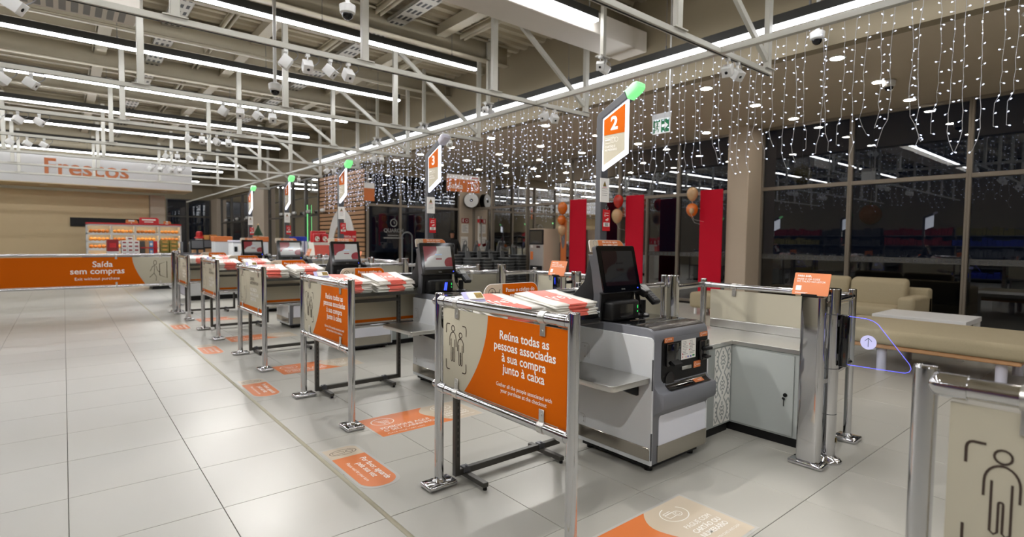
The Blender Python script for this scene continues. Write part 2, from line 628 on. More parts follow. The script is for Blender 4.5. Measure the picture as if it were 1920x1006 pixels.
for y in [4.27 + 2.55 * k for k in range(12)]:
    tag(MB().box(XL, XS - .02, y - .05, y + .05, 4.84, 4.855).box(XL, XS - .02, y - .006, y + .006, 4.855, 5.0).build('trim_%d' % n_trim, 'roof_steel', smooth=False), 'slim cream tee purlin crossing under the deck', kind='structure', group='roof tee purlins')
    n_trim += 1
for x in (1.45, 4.2):
    t = thing('cable_tray', (x, 10, 4.82), 'galvanised slotted cable tray under the roof, %s' % ('nearer the sales floor' if x < 2 else 'nearer the taupe wall'), 'cable tray', 'cable trays')
    MB().box(x - .14, x + .14, 1, 34, 4.82, 4.826).box(x - .14, x - .134, 1, 34, 4.82, 4.875).box(x + .134, x + .14, 1, 34, 4.82, 4.875).build('tray', 'perforated', t)
    b = MB()
    for k in range(110):
        for s in (-.08, 0, .08):
            b.box(x + s - .022, x + s + .022, 1.1 + k * .3, 1.25 + k * .3, 4.8185, 4.8195)
    o = b.build('slots', 'slot', t, smooth=False)
    o['kind'] = 'stuff'
    for k in range(12):
        b = MB()
        b.cyl((x - .16, 1.6 + 2.55 * k, 4.81), (x - .16, 1.6 + 2.55 * k, ZR), .006, 6)
        b.cyl((x + .16, 1.6 + 2.55 * k, 4.81), (x + .16, 1.6 + 2.55 * k, ZR), .006, 6)
        b.box(x - .18, x + .18, 1.585 + 2.55 * k, 1.615 + 2.55 * k, 4.80, 4.818)
        b.build('hanger', 'roof_steel', t)

# ---- boxed ducts
t = thing('air_duct', (3, 5.42, 4.2), 'long white boxed air duct hung below the roof beside the taupe wall', 'duct')
MB().box(-8, XS - .06, 5.15, 5.68, 4.22, 4.52, .01, 1).build('duct_box', 'duct', t)
for x in (-6, -2, .5, 3, 5.6):
    for y in (5.17, 5.66):
        MB().cyl((x, y, 4.5), (x, y, ZR), .005, 6).build('hanger_rod', 'cable', t)
t = thing('ceiling_unit', (.3, 8.78, 4.2), 'white boxed ventilation unit under the roof at the upper left', 'duct')
MB().box(-.8, .82, 8.42, 9.12, 4.22, 4.55, .012, 1).build('casing', 'duct', t)
b = MB()
for k in range(12):
    b.box(-.7 + k * .12, -.63 + k * .12, 8.50, 9.04, 4.215, 4.219)
o = b.build('grille', 'print_grey', t)
for x in (-.7, .72):
    for y in (8.5, 9.05):
        MB().cyl((x, y, 4.5), (x, y, ZR), .005, 6).build('hanger_rod', 'cable', t)

# ---- columns of the facade
def col_box(name, m, label, q, bev=.01):
    return tag(MB().box(*q, bev, 1).build(name, m), label, kind='structure')
col_box('column_1', 'column', 'taupe column between the lobby windows beside the red banner', (10.46, XW + .1, 5.35, 5.79, 0, ZL))
col_box('column_2', 'column', 'pale column with fire notices at the corner of the vestibule', (10.42, XW + .1, YV - .02, YV + .5, 0, ZL))
col_box('column_3', 'column', 'broad beige column between the far shop windows', (XK - .25, XK + .2, 25.4, 27.8, 0, 3.62))
col_box('column_4', 'column', 'beige column at the far corner of the glazing', (XK - .25, XK + .2, 34.8, YB, 0, 3.62))

# ---- glazing: every window is frame + panes
def window(n, label, P, u, width, z0, z1, ztr, m='mullion', fr=.035, deep=.06, mids=()):
    """P: lower corner point; u: unit vector along the window"""
    P, u = Vector(P), Vector(u)
    nrm = u.cross(Vector((0, 0, 1)))
    t = thing('window_%d' % n, P, label, None)
    t['kind'] = 'structure'
    def bar(b, a0, a1, zz0, zz1):
        c = P + u * (a0 + a1) / 2
        c.z = (zz0 + zz1) / 2
        b.obox(c, u * (a1 - a0) / 2, nrm * deep, Vector((0, 0, (zz1 - zz0) / 2)), .004, 1)
    b = MB()
    bar(b, 0, fr, z0, z1)
    bar(b, width - fr, width, z0, z1)
    bar(b, fr, width - fr, z0, z0 + .06)
    bar(b, fr, width - fr, z1 - .05, z1)
    b.build('window_frame', m, t)
    b = MB()
    bar(b, fr, width - fr, ztr - .035, ztr + .035)
    b.build('transom', m, t)
    for q in mids:
        b = MB()
        bar(b, q - fr * .7, q + fr * .7, z0 + .06, ztr - .035)
        b.build('stile', m, t)
    for a, c in ((z0 + .06, ztr - .035), (ztr + .035, z1 - .05)):
        b = MB()
        cc = P + u * width / 2
        cc.z = (a + c) / 2
        b.obox(cc, u * (width / 2 - fr), nrm * .006, Vector((0, 0, (c - a) / 2)))
        b.build('pane', 'glass', t, smooth=False)
    return t
nw = 1
ys = [-2.9, -1.05, .75, 2.05, 3.73, 5.35]
for a, c in zip(ys, ys[1:]):
    window(nw, 'dark lobby window of two panes %s' % {2.05: 'behind the grey sofa', 3.73: 'just right of the taupe column', .75: 'above the sofa end at the right', -1.05: 'beyond the sofa end', -2.9: 'at the far right end'}[a], (XW, a, 0), (0, 1, 0), c - a, .02, ZL, 2.46)
    nw += 1
ys = [5.79, 7.29, 9.02, 10.76, 12.63, 14.4, YV]
wl = ['behind the red banner nearest the column', 'behind the self-checkout screen', 'between the red banners', 'behind the coin machine', 'behind the basket stacks', 'beside the hose reel']
for (a, c), q in zip(zip(ys, ys[1:]), wl):
    window(nw, 'dark lobby window of two panes ' + q, (XW, a, 0), (0, 1, 0), c - a, .02, ZL, 2.46, mids=((c - a) * .5,) if a in (5.79, 7.29) else ())
    nw += 1
# dotted safety band on the facade glass
def safety_band(y0, y1, label):
    t = thing('safety_band', (XW - .01, (y0 + y1) / 2, 1.05), label, 'glass film', 'dotted bands on the lobby glass')
    MB().box(XW - .012, XW - .009, y0, y1, 1.05, 1.145).build('film', 'frit', t, smooth=False)
    fr = YZ((XW - .0125, 0, 0))
    polys = []
    y = y0 + .06
    while y < y1 - .05:
        polys += ring(-y, 1.0975, .026, .022, .006, 12)
        y += .11
    o = flat('rings', polys, fr, 'grey_dark', t)
    o['kind'] = 'stuff'
for y0, y1, q in ((2.09, 3.69, 'on the pane behind the sofa'), (3.77, 5.31, 'on the pane right of the taupe column'), (5.84, 7.24, 'on the pane left of the taupe column'), (7.34, 8.98, 'on the pane behind the checkout screen'), (.8, 2.0, 'on the pane at the far right')):
    safety_band(y0, y1, 'frosted dotted safety band ' + q)

# vestibule front (faces the shop)
for x0, x1, q in ((7.1, 8.2, 'left leaf of the sliding entrance'), (8.2, 9.3, 'middle leaf of the sliding entrance'), (9.3, 10.42, 'right leaf of the sliding entrance')):
    window(nw, 'dark glazed vestibule bay, ' + q, (x0, YV, 0), (1, 0, 0), x1 - x0, .02, 3.42, 2.42, 'mullion')
    nw += 1
wall('wall_vestibule', 'wall', 'taupe bulkhead above the glazed vestibule', (XS + .18, XW, YV, YV + .2, 3.42, ZL))
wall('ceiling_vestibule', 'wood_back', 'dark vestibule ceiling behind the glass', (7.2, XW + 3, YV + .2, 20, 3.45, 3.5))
# shop fronts along XK
ys = [19.3, 20.7, 22.2, 23.8, 25.4]
for k, (a, c) in enumerate(zip(ys, ys[1:])):
    window(nw, 'dark shop-front window, %s from the wooden wall' % ['first', 'second', 'third', 'fourth'][k], (XK, a, 0), (0, 1, 0), c - a, .02, 3.6, 2.23, 'mullion_dark', .07)
    nw += 1
ys = [27.8, 30.1, 32.4, 34.8]
for k, (a, c) in enumerate(zip(ys, ys[1:])):
    window(nw, 'dark far shop-front window, %s beyond the broad column' % ['first', 'second', 'third'][k], (XK, a, 0), (0, 1, 0), c - a, .02, 3.6, 2.23, 'mullion_dark', .08)
    nw += 1
for k, (a, c) in enumerate(((4.55, 5.6), (5.6, 6.8))):
    window(nw, 'dark back window in the far corner, %s' % ['left one', 'right one'][k], (a, YB, 0), (1, 0, 0), c - a, .02, 3.6, 2.6, 'mullion_dark', .06)
    nw += 1
wall('wall_shopfront', 'wall', 'taupe band above the far shop fronts', (XK, XK + .2, 15.7, YB, 3.6, ZL + .1))

# wooden slat wall with the arch emblem
wall('wall_wood', 'wood_back', 'dark backing of the wooden slat wall by the entrance', (XK + .02, XK + .15, 15.6, 19.3, 0, 3.6))
wood_wall = bpy.data.objects['wall_wood']
z = .04
while z < 3.5:
    MB().box(XK - .012, XK + .02, 15.6, 19.3, z, z + .105, .004, 1).build('slat', 'wood', wood_wall)
    z += .14
t = thing('arch_emblem', (XK - .04, 17.3, 0), 'large white arch-shaped emblem on the wooden slat wall', 'emblem')
fr = YZ((XK - .015, 17.3, 0))
outer = [(-1.18, .3)] + [(-1.18 + .02, .9)] + arc(0, .95, 1.16, 1.42, 176, 4, 22) + [(1.18, .3)]
inner = [(.80, .3)] + arc(0, .95, .80, 1.0, 4, 176, 22) + [(-.80, .3)]
ob = []
for i in range(len(inner)):
    pass
oL = arc(0, .8, 1.18, 1.56, 190, -10, 26)
iL = arc(0, .8, .80, 1.08, 190, -10, 26)
b = MB()
for i in range(26):
    q = [oL[i], oL[i + 1], iL[i + 1], iL[i]]
    A = [b.bm.verts.new(fr(x, y, 0)) for x, y in q]
    B = [b.bm.verts.new(fr(x, y, .03)) for x, y in q]
    fs = [b.bm.faces.new((A[k], A[(k + 1) % 4], B[(k + 1) % 4], B[k])) for k in range(4)] + [b.bm.faces.new(A[::-1]), b.bm.faces.new(B)]
    bmesh.ops.recalc_face_normals(b.bm, faces=fs)
b.build('arch', 'print_white', t, smooth=False)
plate('inner_drop', arc(0, .72, .46, .74, 0, 360, 24)[:-1], fr, 'print_white', t, .03)

# ---- outside ground
tag(MB().box(XW + .2, 60, -30, 60, -.3, -.05).build('ground', 'asphalt'), 'dark night-time pavement outside the lobby windows', kind='structure')
tag(MB().box(12.25, 12.35, -3, 16, 5.2, 5.4).build('trim_%d' % n_trim, 'mullion_dark'), 'dark canopy beam outside above the lobby windows', kind='structure'); n_trim += 1
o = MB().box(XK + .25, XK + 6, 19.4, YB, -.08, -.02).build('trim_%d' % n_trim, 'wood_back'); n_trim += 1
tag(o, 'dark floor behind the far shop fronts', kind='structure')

# ================================================================== LIGHTS
def tube_light(y, x0, x1, label):
    t = thing('linear_light', ((x0 + x1) / 2, y, ZP), label, 'ceiling light', 'linear lights across the roof')
    MB().box(x0, x1, y - .032, y + .032, ZP, ZP + .11, .004, 1).build('housing', 'dark_house', t)
    MB().box(x0 + .005, x1 - .005, y - .038, y + .038, ZP - .034, ZP, .01, 2).build('diffuser', 'tube_light', t)
    b = MB()
    x = x1 - .5
    while x > x0:
        b.cyl((x, y, ZP + .105), (x, y, ZR - .003), .004, 6).cyl((x, y, ZP + .105), (x, y, ZP + .14), .012, 8)
        x -= 2.2
    b.build('suspension_wires', 'cable', t)
tube_ys = [5.05 + 2.79 * k for k in range(-4, 11)]
ordn = ['nearest', 'second', 'third', 'fourth', 'fifth', 'sixth', 'seventh', 'eighth', 'ninth', 'tenth', 'eleventh']
for k, y in enumerate(tube_ys):
    lab = 'white linear light across the roof, %s row ahead of the viewpoint' % ordn[k - 4] if k >= 4 else 'white linear light across the roof behind the viewpoint, %s row back' % ordn[3 - k]
    tube_light(y, -7.5, 5.62, lab)
ZS, XST = 3.935, 6.56
t = thing('strip_light', (XST, 9, ZS), 'continuous white light strip running along the taupe wall above the fairy lights', 'ceiling light')
MB().box(XST - .03, XST + .03, -4, 18.6, ZS, ZS + .11, .004, 1).build('housing', 'dark_house', t)
MB().box(XST - .036, XST + .036, -3.99, 18.59, ZS - .055, ZS, .012, 2).build('diffuser', 'strip_light', t)
b = MB()
for k in range(12):
    y = -3 + 1.9 * k
    b.cyl((XST, y, ZS + .1), (XST, y, ZR - .003), .004, 6).cyl((XST, y, ZS + .1), (XST, y, ZS + .16), .014, 8)
b.build('suspension_wires', 'cable', t)

# recessed downlights of the lobby
dl_me = MB().lathe([(.0, -.012), (.075, -.012), (.085, -.006)], (0, 0, 0), 20).mesh('lens')
dl_me.materials.append(M['down_light'])
dr_me = MB().lathe([(.085, -.01), (.10, -.008), (.10, 0), (.086, 0)], (0, 0, 0), 20).mesh('trim_ring')
dr_me.materials.append(M['white_metal'])
lx = ['in the row nearest the shop', 'in the middle row', 'in the row by the windows']
for j, y in enumerate((-.8, .95, 2.74, 4.53, 6.3, 8.06, 9.86, 11.5, 13.0, 14.4)):
    for i, x in enumerate((7.5, 9.02, 10.48)):
        t = thing('downlight', (x, y, ZL), 'recessed downlight, lobby ceiling, %s, %s from the right' % (lx[i], ['first', 'second', 'third', 'fourth', 'fifth', 'sixth', 'seventh', 'eighth', 'ninth', 'tenth'][j]), 'downlight', 'lobby downlights')
        for nm, me in (('trim_ring', dr_me), ('lens', dl_me)):
            o = bpy.data.objects.new(nm, me)
            COL.objects.link(o)
            o.parent = t

# ================================================================== TRACK GRID
S = .03
TH = .056
track_ys = [3.0 + 2.79 * k for k in range(-1, 8)]
XB = 5.2
def spot(parent, x, y, z, yaw, tilt=.9, power=0.0, cone=1.1):
    """cube spotlight hanging on a bracket"""
    d = Vector((math.cos(yaw) * math.cos(tilt), math.sin(yaw) * math.cos(tilt), -math.sin(tilt)))
    side = d.cross(Vector((0, 0, 1))).normalized()
    upv = side.cross(d)
    c = Vector((x, y, z - .13))
    t = thing('spotlight', (x, y, z), parent, 'spotlight', 'cube spotlights on the light tracks')
    MB().obox(c, d * .06, side * .05, upv * .05, .006, 2).build('head', 'white_metal', t)
    f = Frame(c + d * .0602, side, upv)
    plate('lens', arc(0, 0, .016, .016, 0, 360, 14)[:-1], f, 'lens_black', t, .002)
    b = MB()
    b.box(x - .02, x + .02, y - .02, y + .02, z - .03, z)
    b.obox((x, y, z - .075), side * .004, Vector((0, 0, .055)), Vector((d.x, d.y, 0)).normalized() * .018)
    b.build('bracket', 'white_metal', t)
    pts = [(x + .03, y, z - .01)]
    for k in range(1, 9):
        a = k / 8
        pts.append((x + .03 + .10 * math.sin(a * PI), y + .02, z - .01 + .07 * math.sin(a * PI) * (1 - a) - .11 * a))
    MB().tube(pts, .005, 6).build('cable', 'cable', t)
    if power:
        ld = bpy.data.lights.new('beam', 'SPOT')
        ld.energy = power
        ld.spot_size = cone
        ld.spot_blend = .35
        ld.shadow_soft_size = .022
        ld.color = (1.0, .965, .92)
        lo = bpy.data.objects.new('beam', ld)
        COL.objects.link(lo)
        lo.parent = t
        lo.location = c + d * .085 - Vector((x, y, z))
        lo.rotation_euler = d.to_track_quat('-Z', 'Y').to_euler()
for k, y in enumerate(track_ys):
    where = ['just behind the viewpoint', 'nearest the viewpoint', 'second from the viewpoint', 'third from the viewpoint', 'fourth from the viewpoint', 'fifth from the viewpoint', 'sixth from the viewpoint', 'seventh from the viewpoint', 'eighth from the viewpoint'][k]
    t = thing('light_track', (XB, y, ZT), 'white tubular light track across the ceiling, %s' % where, 'light track', 'white light tracks')
    MB().box(-7.5, 6.28, y - S, y + S, ZT, ZT + TH, .004, 1).build('rail', 'truss', t)
    MB().box(-7.5, 6.26, y - .008, y + .008, ZT - .004, ZT + .001).build('track_slot', 'slot', t)
    for x in (-6.45, -4.63, -2.82, -1.0, .82, 2.63, 4.45, 6.22):
        h = MB()
        h.box(x - .04, x + .04, y - .03, y + .03, ZT + TH + .008, 4.64 if x < 6 else ZR, .004, 1)
        h.box(x - .10, x + .10, y - .05, y + .05, ZT + TH, ZT + TH + .01)
        h.build('hanger', 'truss', t)
    for xa, xb in ((4.45, 6.22),):
        p0, p1 = Vector((xa + .04, y, 4.6)), Vector((xb - .03, y, ZT + .16))
        d = (p1 - p0).normalized()
        MB().obox((p0 + p1) / 2, d * (p1 - p0).length / 2, Vector((0, .022, 0)), d.cross(Vector((0, 1, 0))) * .035, .003, 1).build('diagonal_brace', 'truss', t)
    if k in (1, 2, 3, 4, 5, 6):
        for q, dx in enumerate((1.78, 2.0, 2.24, 2.44)):
            spot('white cube spotlight, %s of four on the track %s' % (['first', 'second', 'third', 'fourth'][q], where), dx, y, ZT, [2.6, -1.9, -1.0, -1.7][q] + .1 * (k % 3), [1.0, .8, .75, .8][q], SPOT_POWER * [.15, 1.0, .7, 1.0][q], .95)
    if k in (0, 1, 2, 3, 4, 5):
        for q, dx in enumerate((-.75, -.5, -.25)):
            spot('white cube spotlight over the aisle, %s of three, track %s' % (['first', 'second', 'third'][q], where), dx, y, ZT, [.05, .5, -.4][q], [.56, .52, .58][q], SPOT_POWER * 1.35, .72)
    if 1 <= k <= 6:
        spot('white cube spotlight aimed left under the corner, track %s' % where, XB + .16, y, ZT, -2.9, .62, SPOT_POWER)
        spot('white cube spotlight aimed down under the corner, track %s' % where, XB + .36, y, ZT, -1.9, .7, SPOT_POWER * .7)
t = thing('grid_beam', (XB, 9, ZT), 'long white beam joining the light tracks along the aisle', 'light track')
for a, c in zip([-4.0] + [y + S for y in track_ys], [y - S for y in track_ys] + [34.0]):
    if c - a > .05 and a < 33:
        MB().box(XB - S, XB + S, a + .001, min(c, 34) - .001, ZT, ZT + TH, .004, 1).build('beam_section', 'truss', t)
# twin spots hung on short drop rods behind the grid
for k, (x, y) in enumerate(((5.73, 5.03), (6.05, 8.05), (6.05, 10.35), (6.05, 12.6))):
    t = thing('drop_rod', (x, y, 3.86), 'white drop rod with junction plate hanging left of the light strip, %s from the right' % ['first', 'second', 'third', 'fourth'][k], 'rod', 'drop rods')
    MB().box(x - .03, x + .03, y - .03, y + .03, 3.88, ZR, .003, 1).build('rod', 'truss', t)
    MB().box(x - .10, x + .10, y - .05, y + .05, 3.86, 3.88).build('plate', 'truss', t)
    for s in (-1, 1):
        spot('white cube spotlight on the %s drop rod, %s side' % (['first', 'second', 'third', 'fourth'][k], 'near' if s < 0 else 'far'), x + .085 * s, y + .03 * s, 3.86, -1.6 + .9 * s, .6)

# ================================================================== FAIRY LIGHT CURTAIN
bulb_h = .022
def strand_meshes(n, length, seed, flare):
    rnd = random.Random(seed)
    w, l = MB(), MB()
    pts = [Vector((0, 0, 0))]
    x = y = 0.0
    for i in range(n):
        fl = flare if i > n - 4 else 1
        x += rnd.uniform(-.008, .008) * fl
        y += rnd.uniform(-.012, .012) * fl
        x *= .93
        pts.append(Vector((x, y, -length * (i + 1) / n + rnd.uniform(-.012, .012))))
        if i % 2 == 0 and i < n - 1:
            pass
    w.tube(pts, .0026, 4)
    for i, p in enumerate(pts[1:]):
        a = rnd.uniform(0, 2 * PI)
        up = rnd.uniform(-.6, .7)
        d = Vector((math.cos(a) * .6, math.sin(a), up)).normalized()
        q = p + d * .026
        w.cyl(p, q, .003, 4, cap=False)
        l.cyl(q - d * .003, q + d * .011, .0046, 6)
    return w.mesh('wire'), l.mesh('bulbs')
variants = []
for s in range(9):
    L = [1.35, 1.5, 1.62, 1.42, 1.55, 1.48, 1.66, 1.3, 1.58][s]
    wm, lm = strand_meshes(15 + s % 3, L, 100 + s, 3.2)
    wm.materials.append(M['led_wire'])
    lm.materials.append(M['led'])
    variants.append((wm, lm))
curtain = thing('fairy_light_curtain', (XST, 8, ZS - .06), 'curtain of white fairy-light strands hanging from the light strip', 'string lights')
MB().cyl((XST, .6, ZS - .066), (XST, 17.4, ZS - .066), .004, 5).build('top_wire', 'led_wire', curtain)
rnd = random.Random(5)
y = .7
k = 0
while y < 17.4:
    wm, lm = variants[rnd.randrange(9)]
    o = bpy.data.objects.new('strand', wm)
    COL.objects.link(o)
    o.parent = curtain
    o.location = Vector((XST + rnd.uniform(-.025, .025), y, ZS - .066)) - Vector(curtain.location)
    o.rotation_euler = (0, 0, rnd.choice((0, PI)) + rnd.uniform(-.3, .3))
    q = bpy.data.objects.new('bulbs', lm)
    COL.objects.link(q)
    q.parent = o
    q['kind'] = 'stuff'
    y += rnd.uniform(.09, .145)
    k += 1

# ================================================================== CHECKOUT LANES
PITCH_Y = 2.18
NUM = ['2', '3', '4', '5', '6']
NW = ['two', 'three', 'four', 'five', 'six']
def chrome_post(b, x, y, h, r=.025):
    b.cyl((x, y, .02), (x, y, h - .006), r, 20, cap=False)
    b.lathe([(r, 0), (r * .96, .004), (r * .8, .006), (0, .006)], (x, y, h - .006), 20)
    b.lathe([(r * 1.5, 0), (r * 1.5, .006), (r * 1.15, .016), (r * 1.02, .022)], (x, y, .028), 20)

def base_plate(t, x, y, wx, wy, name='base_plate'):
    MB().box(x - wx / 2, x + wx / 2, y - wy / 2, y + wy / 2, 0, .03, .012, 3).build(name, 'chrome', t)

def rail(t, p0, p1, r=.021, name='rail', joints=True):
    p0, p1 = Vector(p0), Vector(p1)
    d = (p1 - p0).normalized()
    b = MB()
    b.cyl(p0, p1, r, 18)
    if joints:
        for p, s in ((p0, 1), (p1, -1)):
            b.cyl(p + d * s * .004, p + d * s * .05, r * 1.18, 18)
            b.sphere(p, r * 1.15, 14, 10)
    return b.build(name, 'chrome', t)

def clip(t, c, axis, up, r=.021):
    """band round a rail plus a tab onto the panel; axis 'y' or 'x' is the rail direction"""
    c = Vector(c)
    a = Vector((0, 1, 0)) if axis == 'y' else Vector((1, 0, 0))
    n = Vector((-1, 0, 0)) if axis == 'y' else Vector((0, -1, 0))
    b = MB()
    b.cyl(c - a * .018, c + a * .018, r + .003, 18)
    q = c + n * .009 + Vector((0, 0, up * .045))
    b.obox(q, a * .016, n * .002, Vector((0, 0, .034)), .001, 1)
    b.cyl(q + n * .001 + Vector((0, 0, up * .012)), q + n * .006 + Vector((0, 0, up * .012)), .006, 10)
    return b.build('clip', 'steel', t)

def person_icon(cx, cy, h, w):
    s = []
    s += ring(cx, cy + h * .42, h * .075, h * .075, w, 14)
    s += stroke(arc(cx, cy + h * .12, h * .15, h * .2, 180, 0, 12), w)
    for k in (-1, 1):
        s += stroke([(cx + k * h * .15, cy + h * .12), (cx + k * h * .15, cy - h * .05)], w)
        s += stroke([(cx + k * h * .085, cy + h * .14), (cx + k * h * .085, cy - h * .42), (cx + k * h * .05, cy - h * .45), (cx + k * h * .02, cy - h * .42), (cx + k * h * .02, cy - h * .1)], w)
    s += stroke(arc(cx, cy - h * .1, h * .02, h * .02, 180, 0, 6), w)
    return s

def barrier(y0, y1, kind, label):
    X = 1.565
    t = thing('lane_barrier', (X, (y0 + y1) / 2, 0), label, 'barrier', 'chrome sign barriers along the aisle')
    for y, wx, wy in ((y1, .18, .115), (y0, .135, .165)):
        b = MB()
        chrome_post(b, X, y, 1.07)
        b.build('post', 'chrome', t)
        base_plate(t, X, y, wx, wy)
    for z in (1.03, .558):
        rail(t, (X - .004, y0 + .02, z), (X - .004, y1 - .03, z), .0245)
    L, Rr = y1 - .05, y0 + .027
    W = L - Rr
    fr = YZ((X - .007, L, .585))
    pan = MB().box(X - .007, X - .002, Rr, L, .582, .995).build('panel', 'beige_panel', t, smooth=False)
    for y in (y1 - .185, y0 + .17):
        clip(t, (X - .004, y, 1.03), 'y', -1, .0245)
        clip(t, (X - .004, y, .558), 'y', 1, .0245)
    H = .41
    if kind == 'gather':
        edge = [(.195 + .2 * math.sin(math.radians(90 * k / 14)), H * k / 14) for k in range(15)]
        edge = [(.20 + .195 * (1 - (1 - k / 14) ** 1.9), H * k / 14) for k in range(15)]
        polys = []
        for (a, b0), (c, d) in zip(edge, edge[1:]):
            polys.append([(a, b0), (W, b0), (W, d), (c, d)])
        flat('orange_field', polys, fr, 'orange', pan, .0008)
        s = person_icon(.095, .225, .20, .0048) + person_icon(.165, .205, .18, .0048)
        for cx, cy, sx, sy in ((.032, .33, 1, -1), (.215, .33, -1, -1), (.032, .09, 1, 1), (.215, .09, -1, 1)):
            s += stroke([(cx, cy + sy * .05), (cx, cy + sy * .016)] + [(cx + sx * .012 * (1 - math.cos(math.radians(a))), cy + sy * .016 * (1 - math.sin(math.radians(a)))) for a in (30, 60, 90)] + [(cx + sx * .034, cy)], .0058)
        flat('pictogram', s, fr, 'print_dark', pan, .0014)
        text('Reúna todas as\npessoas associadas\nà sua compra\njunto à caixa', .058, fr, 'print_white', pan, bold=.016, x=.655, y=.312, h=.0016, line=.88, sx=.96)
        text('Gather all the people associated with\nyour purchase at the checkout', .026, fr, 'print_white', pan, bold=.004, x=.655, y=.090, h=.0016, line=1.0, sx=.97)
    else:
        flat('orange_stripe', [[(0, 0), (W, 0), (W, .035), (0, .035)]], fr, 'orange', pan, .0008)
        s = stroke([(.13, .10), (.07, .10), (.06, .11), (.06, .34), (.07, .35), (.19, .35), (.20, .34), (.20, .26)], .005)
        s += stroke([(.20, .17), (.20, .22), (.215, .235), (.225, .21), (.27, .18), (.28, .13), (.25, .08)], .005)
        s += ring(.16, .215, .145, .18, .003, 30)
        flat('pictogram', s, fr, 'print_dark', pan, .0014)
        text('CAIXAS\nAUTOMÁTICAS', .045, fr, 'print_dark', pan, align='LEFT', x=.46, y=.32, h=.0016)
        text('VIA DIRETA\nPARA AS SUAS\nCOMPRAS', .05, fr, 'print_white', pan, align='LEFT', bold=.012, x=.46, y=.20, h=.0016)
    return t
barrier(-.655, .352, 'gather', 'chrome barrier with sign panel at the right edge of the picture')
bw = ['nearest chrome barrier with orange sign about gathering people', 'second chrome barrier with orange gather-people sign', 'third barrier, beige automatic-checkout sign panel', 'fourth barrier, beige automatic-checkout sign panel', 'farthest barrier in the row, beige automatic-checkout sign panel']
for n in range(5):
    barrier(1.50 + PITCH_Y * n, 2.506 + PITCH_Y * n, 'gather' if n < 2 else 'auto', bw[n])

# ---------------------------------------------------------------- bag rack
def bag_rack():
    t = thing('bag_rack', (2.07, 2.5, 0), '', 'rack', 'charcoal bag racks')
    for x in (1.675, 2.462):
        o = MB().box(x - .016, x + .016, 2.484, 2.516, .03, .868, .002, 1).build('upright', 'rack', t)
        b = MB()
        for k in range(20):
            b.box(x - .0035, x + .0035, 2.4832, 2.4842, .14 + k * .036, .162 + k * .036)
        b.build('slots', 'slot', o, smooth=False)['kind'] = 'stuff'
    MB().box(1.69, 2.447, 2.484, 2.516, .03, .066, .002, 1).build('base_bar', 'rack', t)
    MB().box(1.69, 2.447, 2.486, 2.514, .775, .805, .002, 1).build('cross_bar', 'rack', t)
    for x in (1.735, 2.315):
        f = MB().box(x - .017, x + .017, 2.30, 2.60, .016, .042, .002, 1).build('foot', 'rack', t)
        MB().cyl((x, 2.31, 0), (x, 2.31, .017), .012, 10).cyl((x, 2.58, 0), (x, 2.58, .017), .012, 10).build('rubber_pads', 'black', f)
        MB().box(x - .022, x + .022, 2.478, 2.522, .040, .072, .002, 1).cyl((x, 2.49, .072), (x, 2.49, .078), .008, 8).build('clamp', 'grey_dark', f)
    b = MB()
    b.box(1.62, 2.47, 2.15, 2.565, .868, .876)
    b.box(1.62, 2.47, 2.15, 2.156, .876, .898).box(1.62, 2.47, 2.559, 2.565, .876, .898)
    b.box(1.62, 1.626, 2.156, 2.559, .876, .898)
    b.build('tray', 'rack', t)
    MB().box(2.466, 2.47, 2.15, 2.565, .876, .945).build('acrylic_end', 'acrylic', t, smooth=False)
    MB().box(1.62, 2.466, 2.146, 2.15, .876, .925).build('acrylic_front', 'acrylic', t, smooth=False)
    b = MB()
    for z in (.905, .93):
        b.tube([(2.474, 2.16, z), (2.474, 2.55, z)], .0025, 6)
    b.tube([(2.474, 2.18, .876), (2.474, 2.18, .94)], .0025, 6).tube([(2.474, 2.5, .876), (2.474, 2.5, .94)], .0025, 6)
    b.build('wire_end', 'chrome', t)
    return t
rack0 = bag_rack()
rw = ['nearest charcoal steel bag rack standing on feet behind the orange barrier', 'second charcoal bag rack, behind the second orange barrier', 'third charcoal bag rack, behind the first beige barrier', 'fourth charcoal bag rack, behind the fourth barrier', 'farthest charcoal bag rack in the row of lanes']
rack0['label'] = rw[0]
for n in range(1, 5):
    dup(rack0, (0, PITCH_Y * n, 0), rw[n])

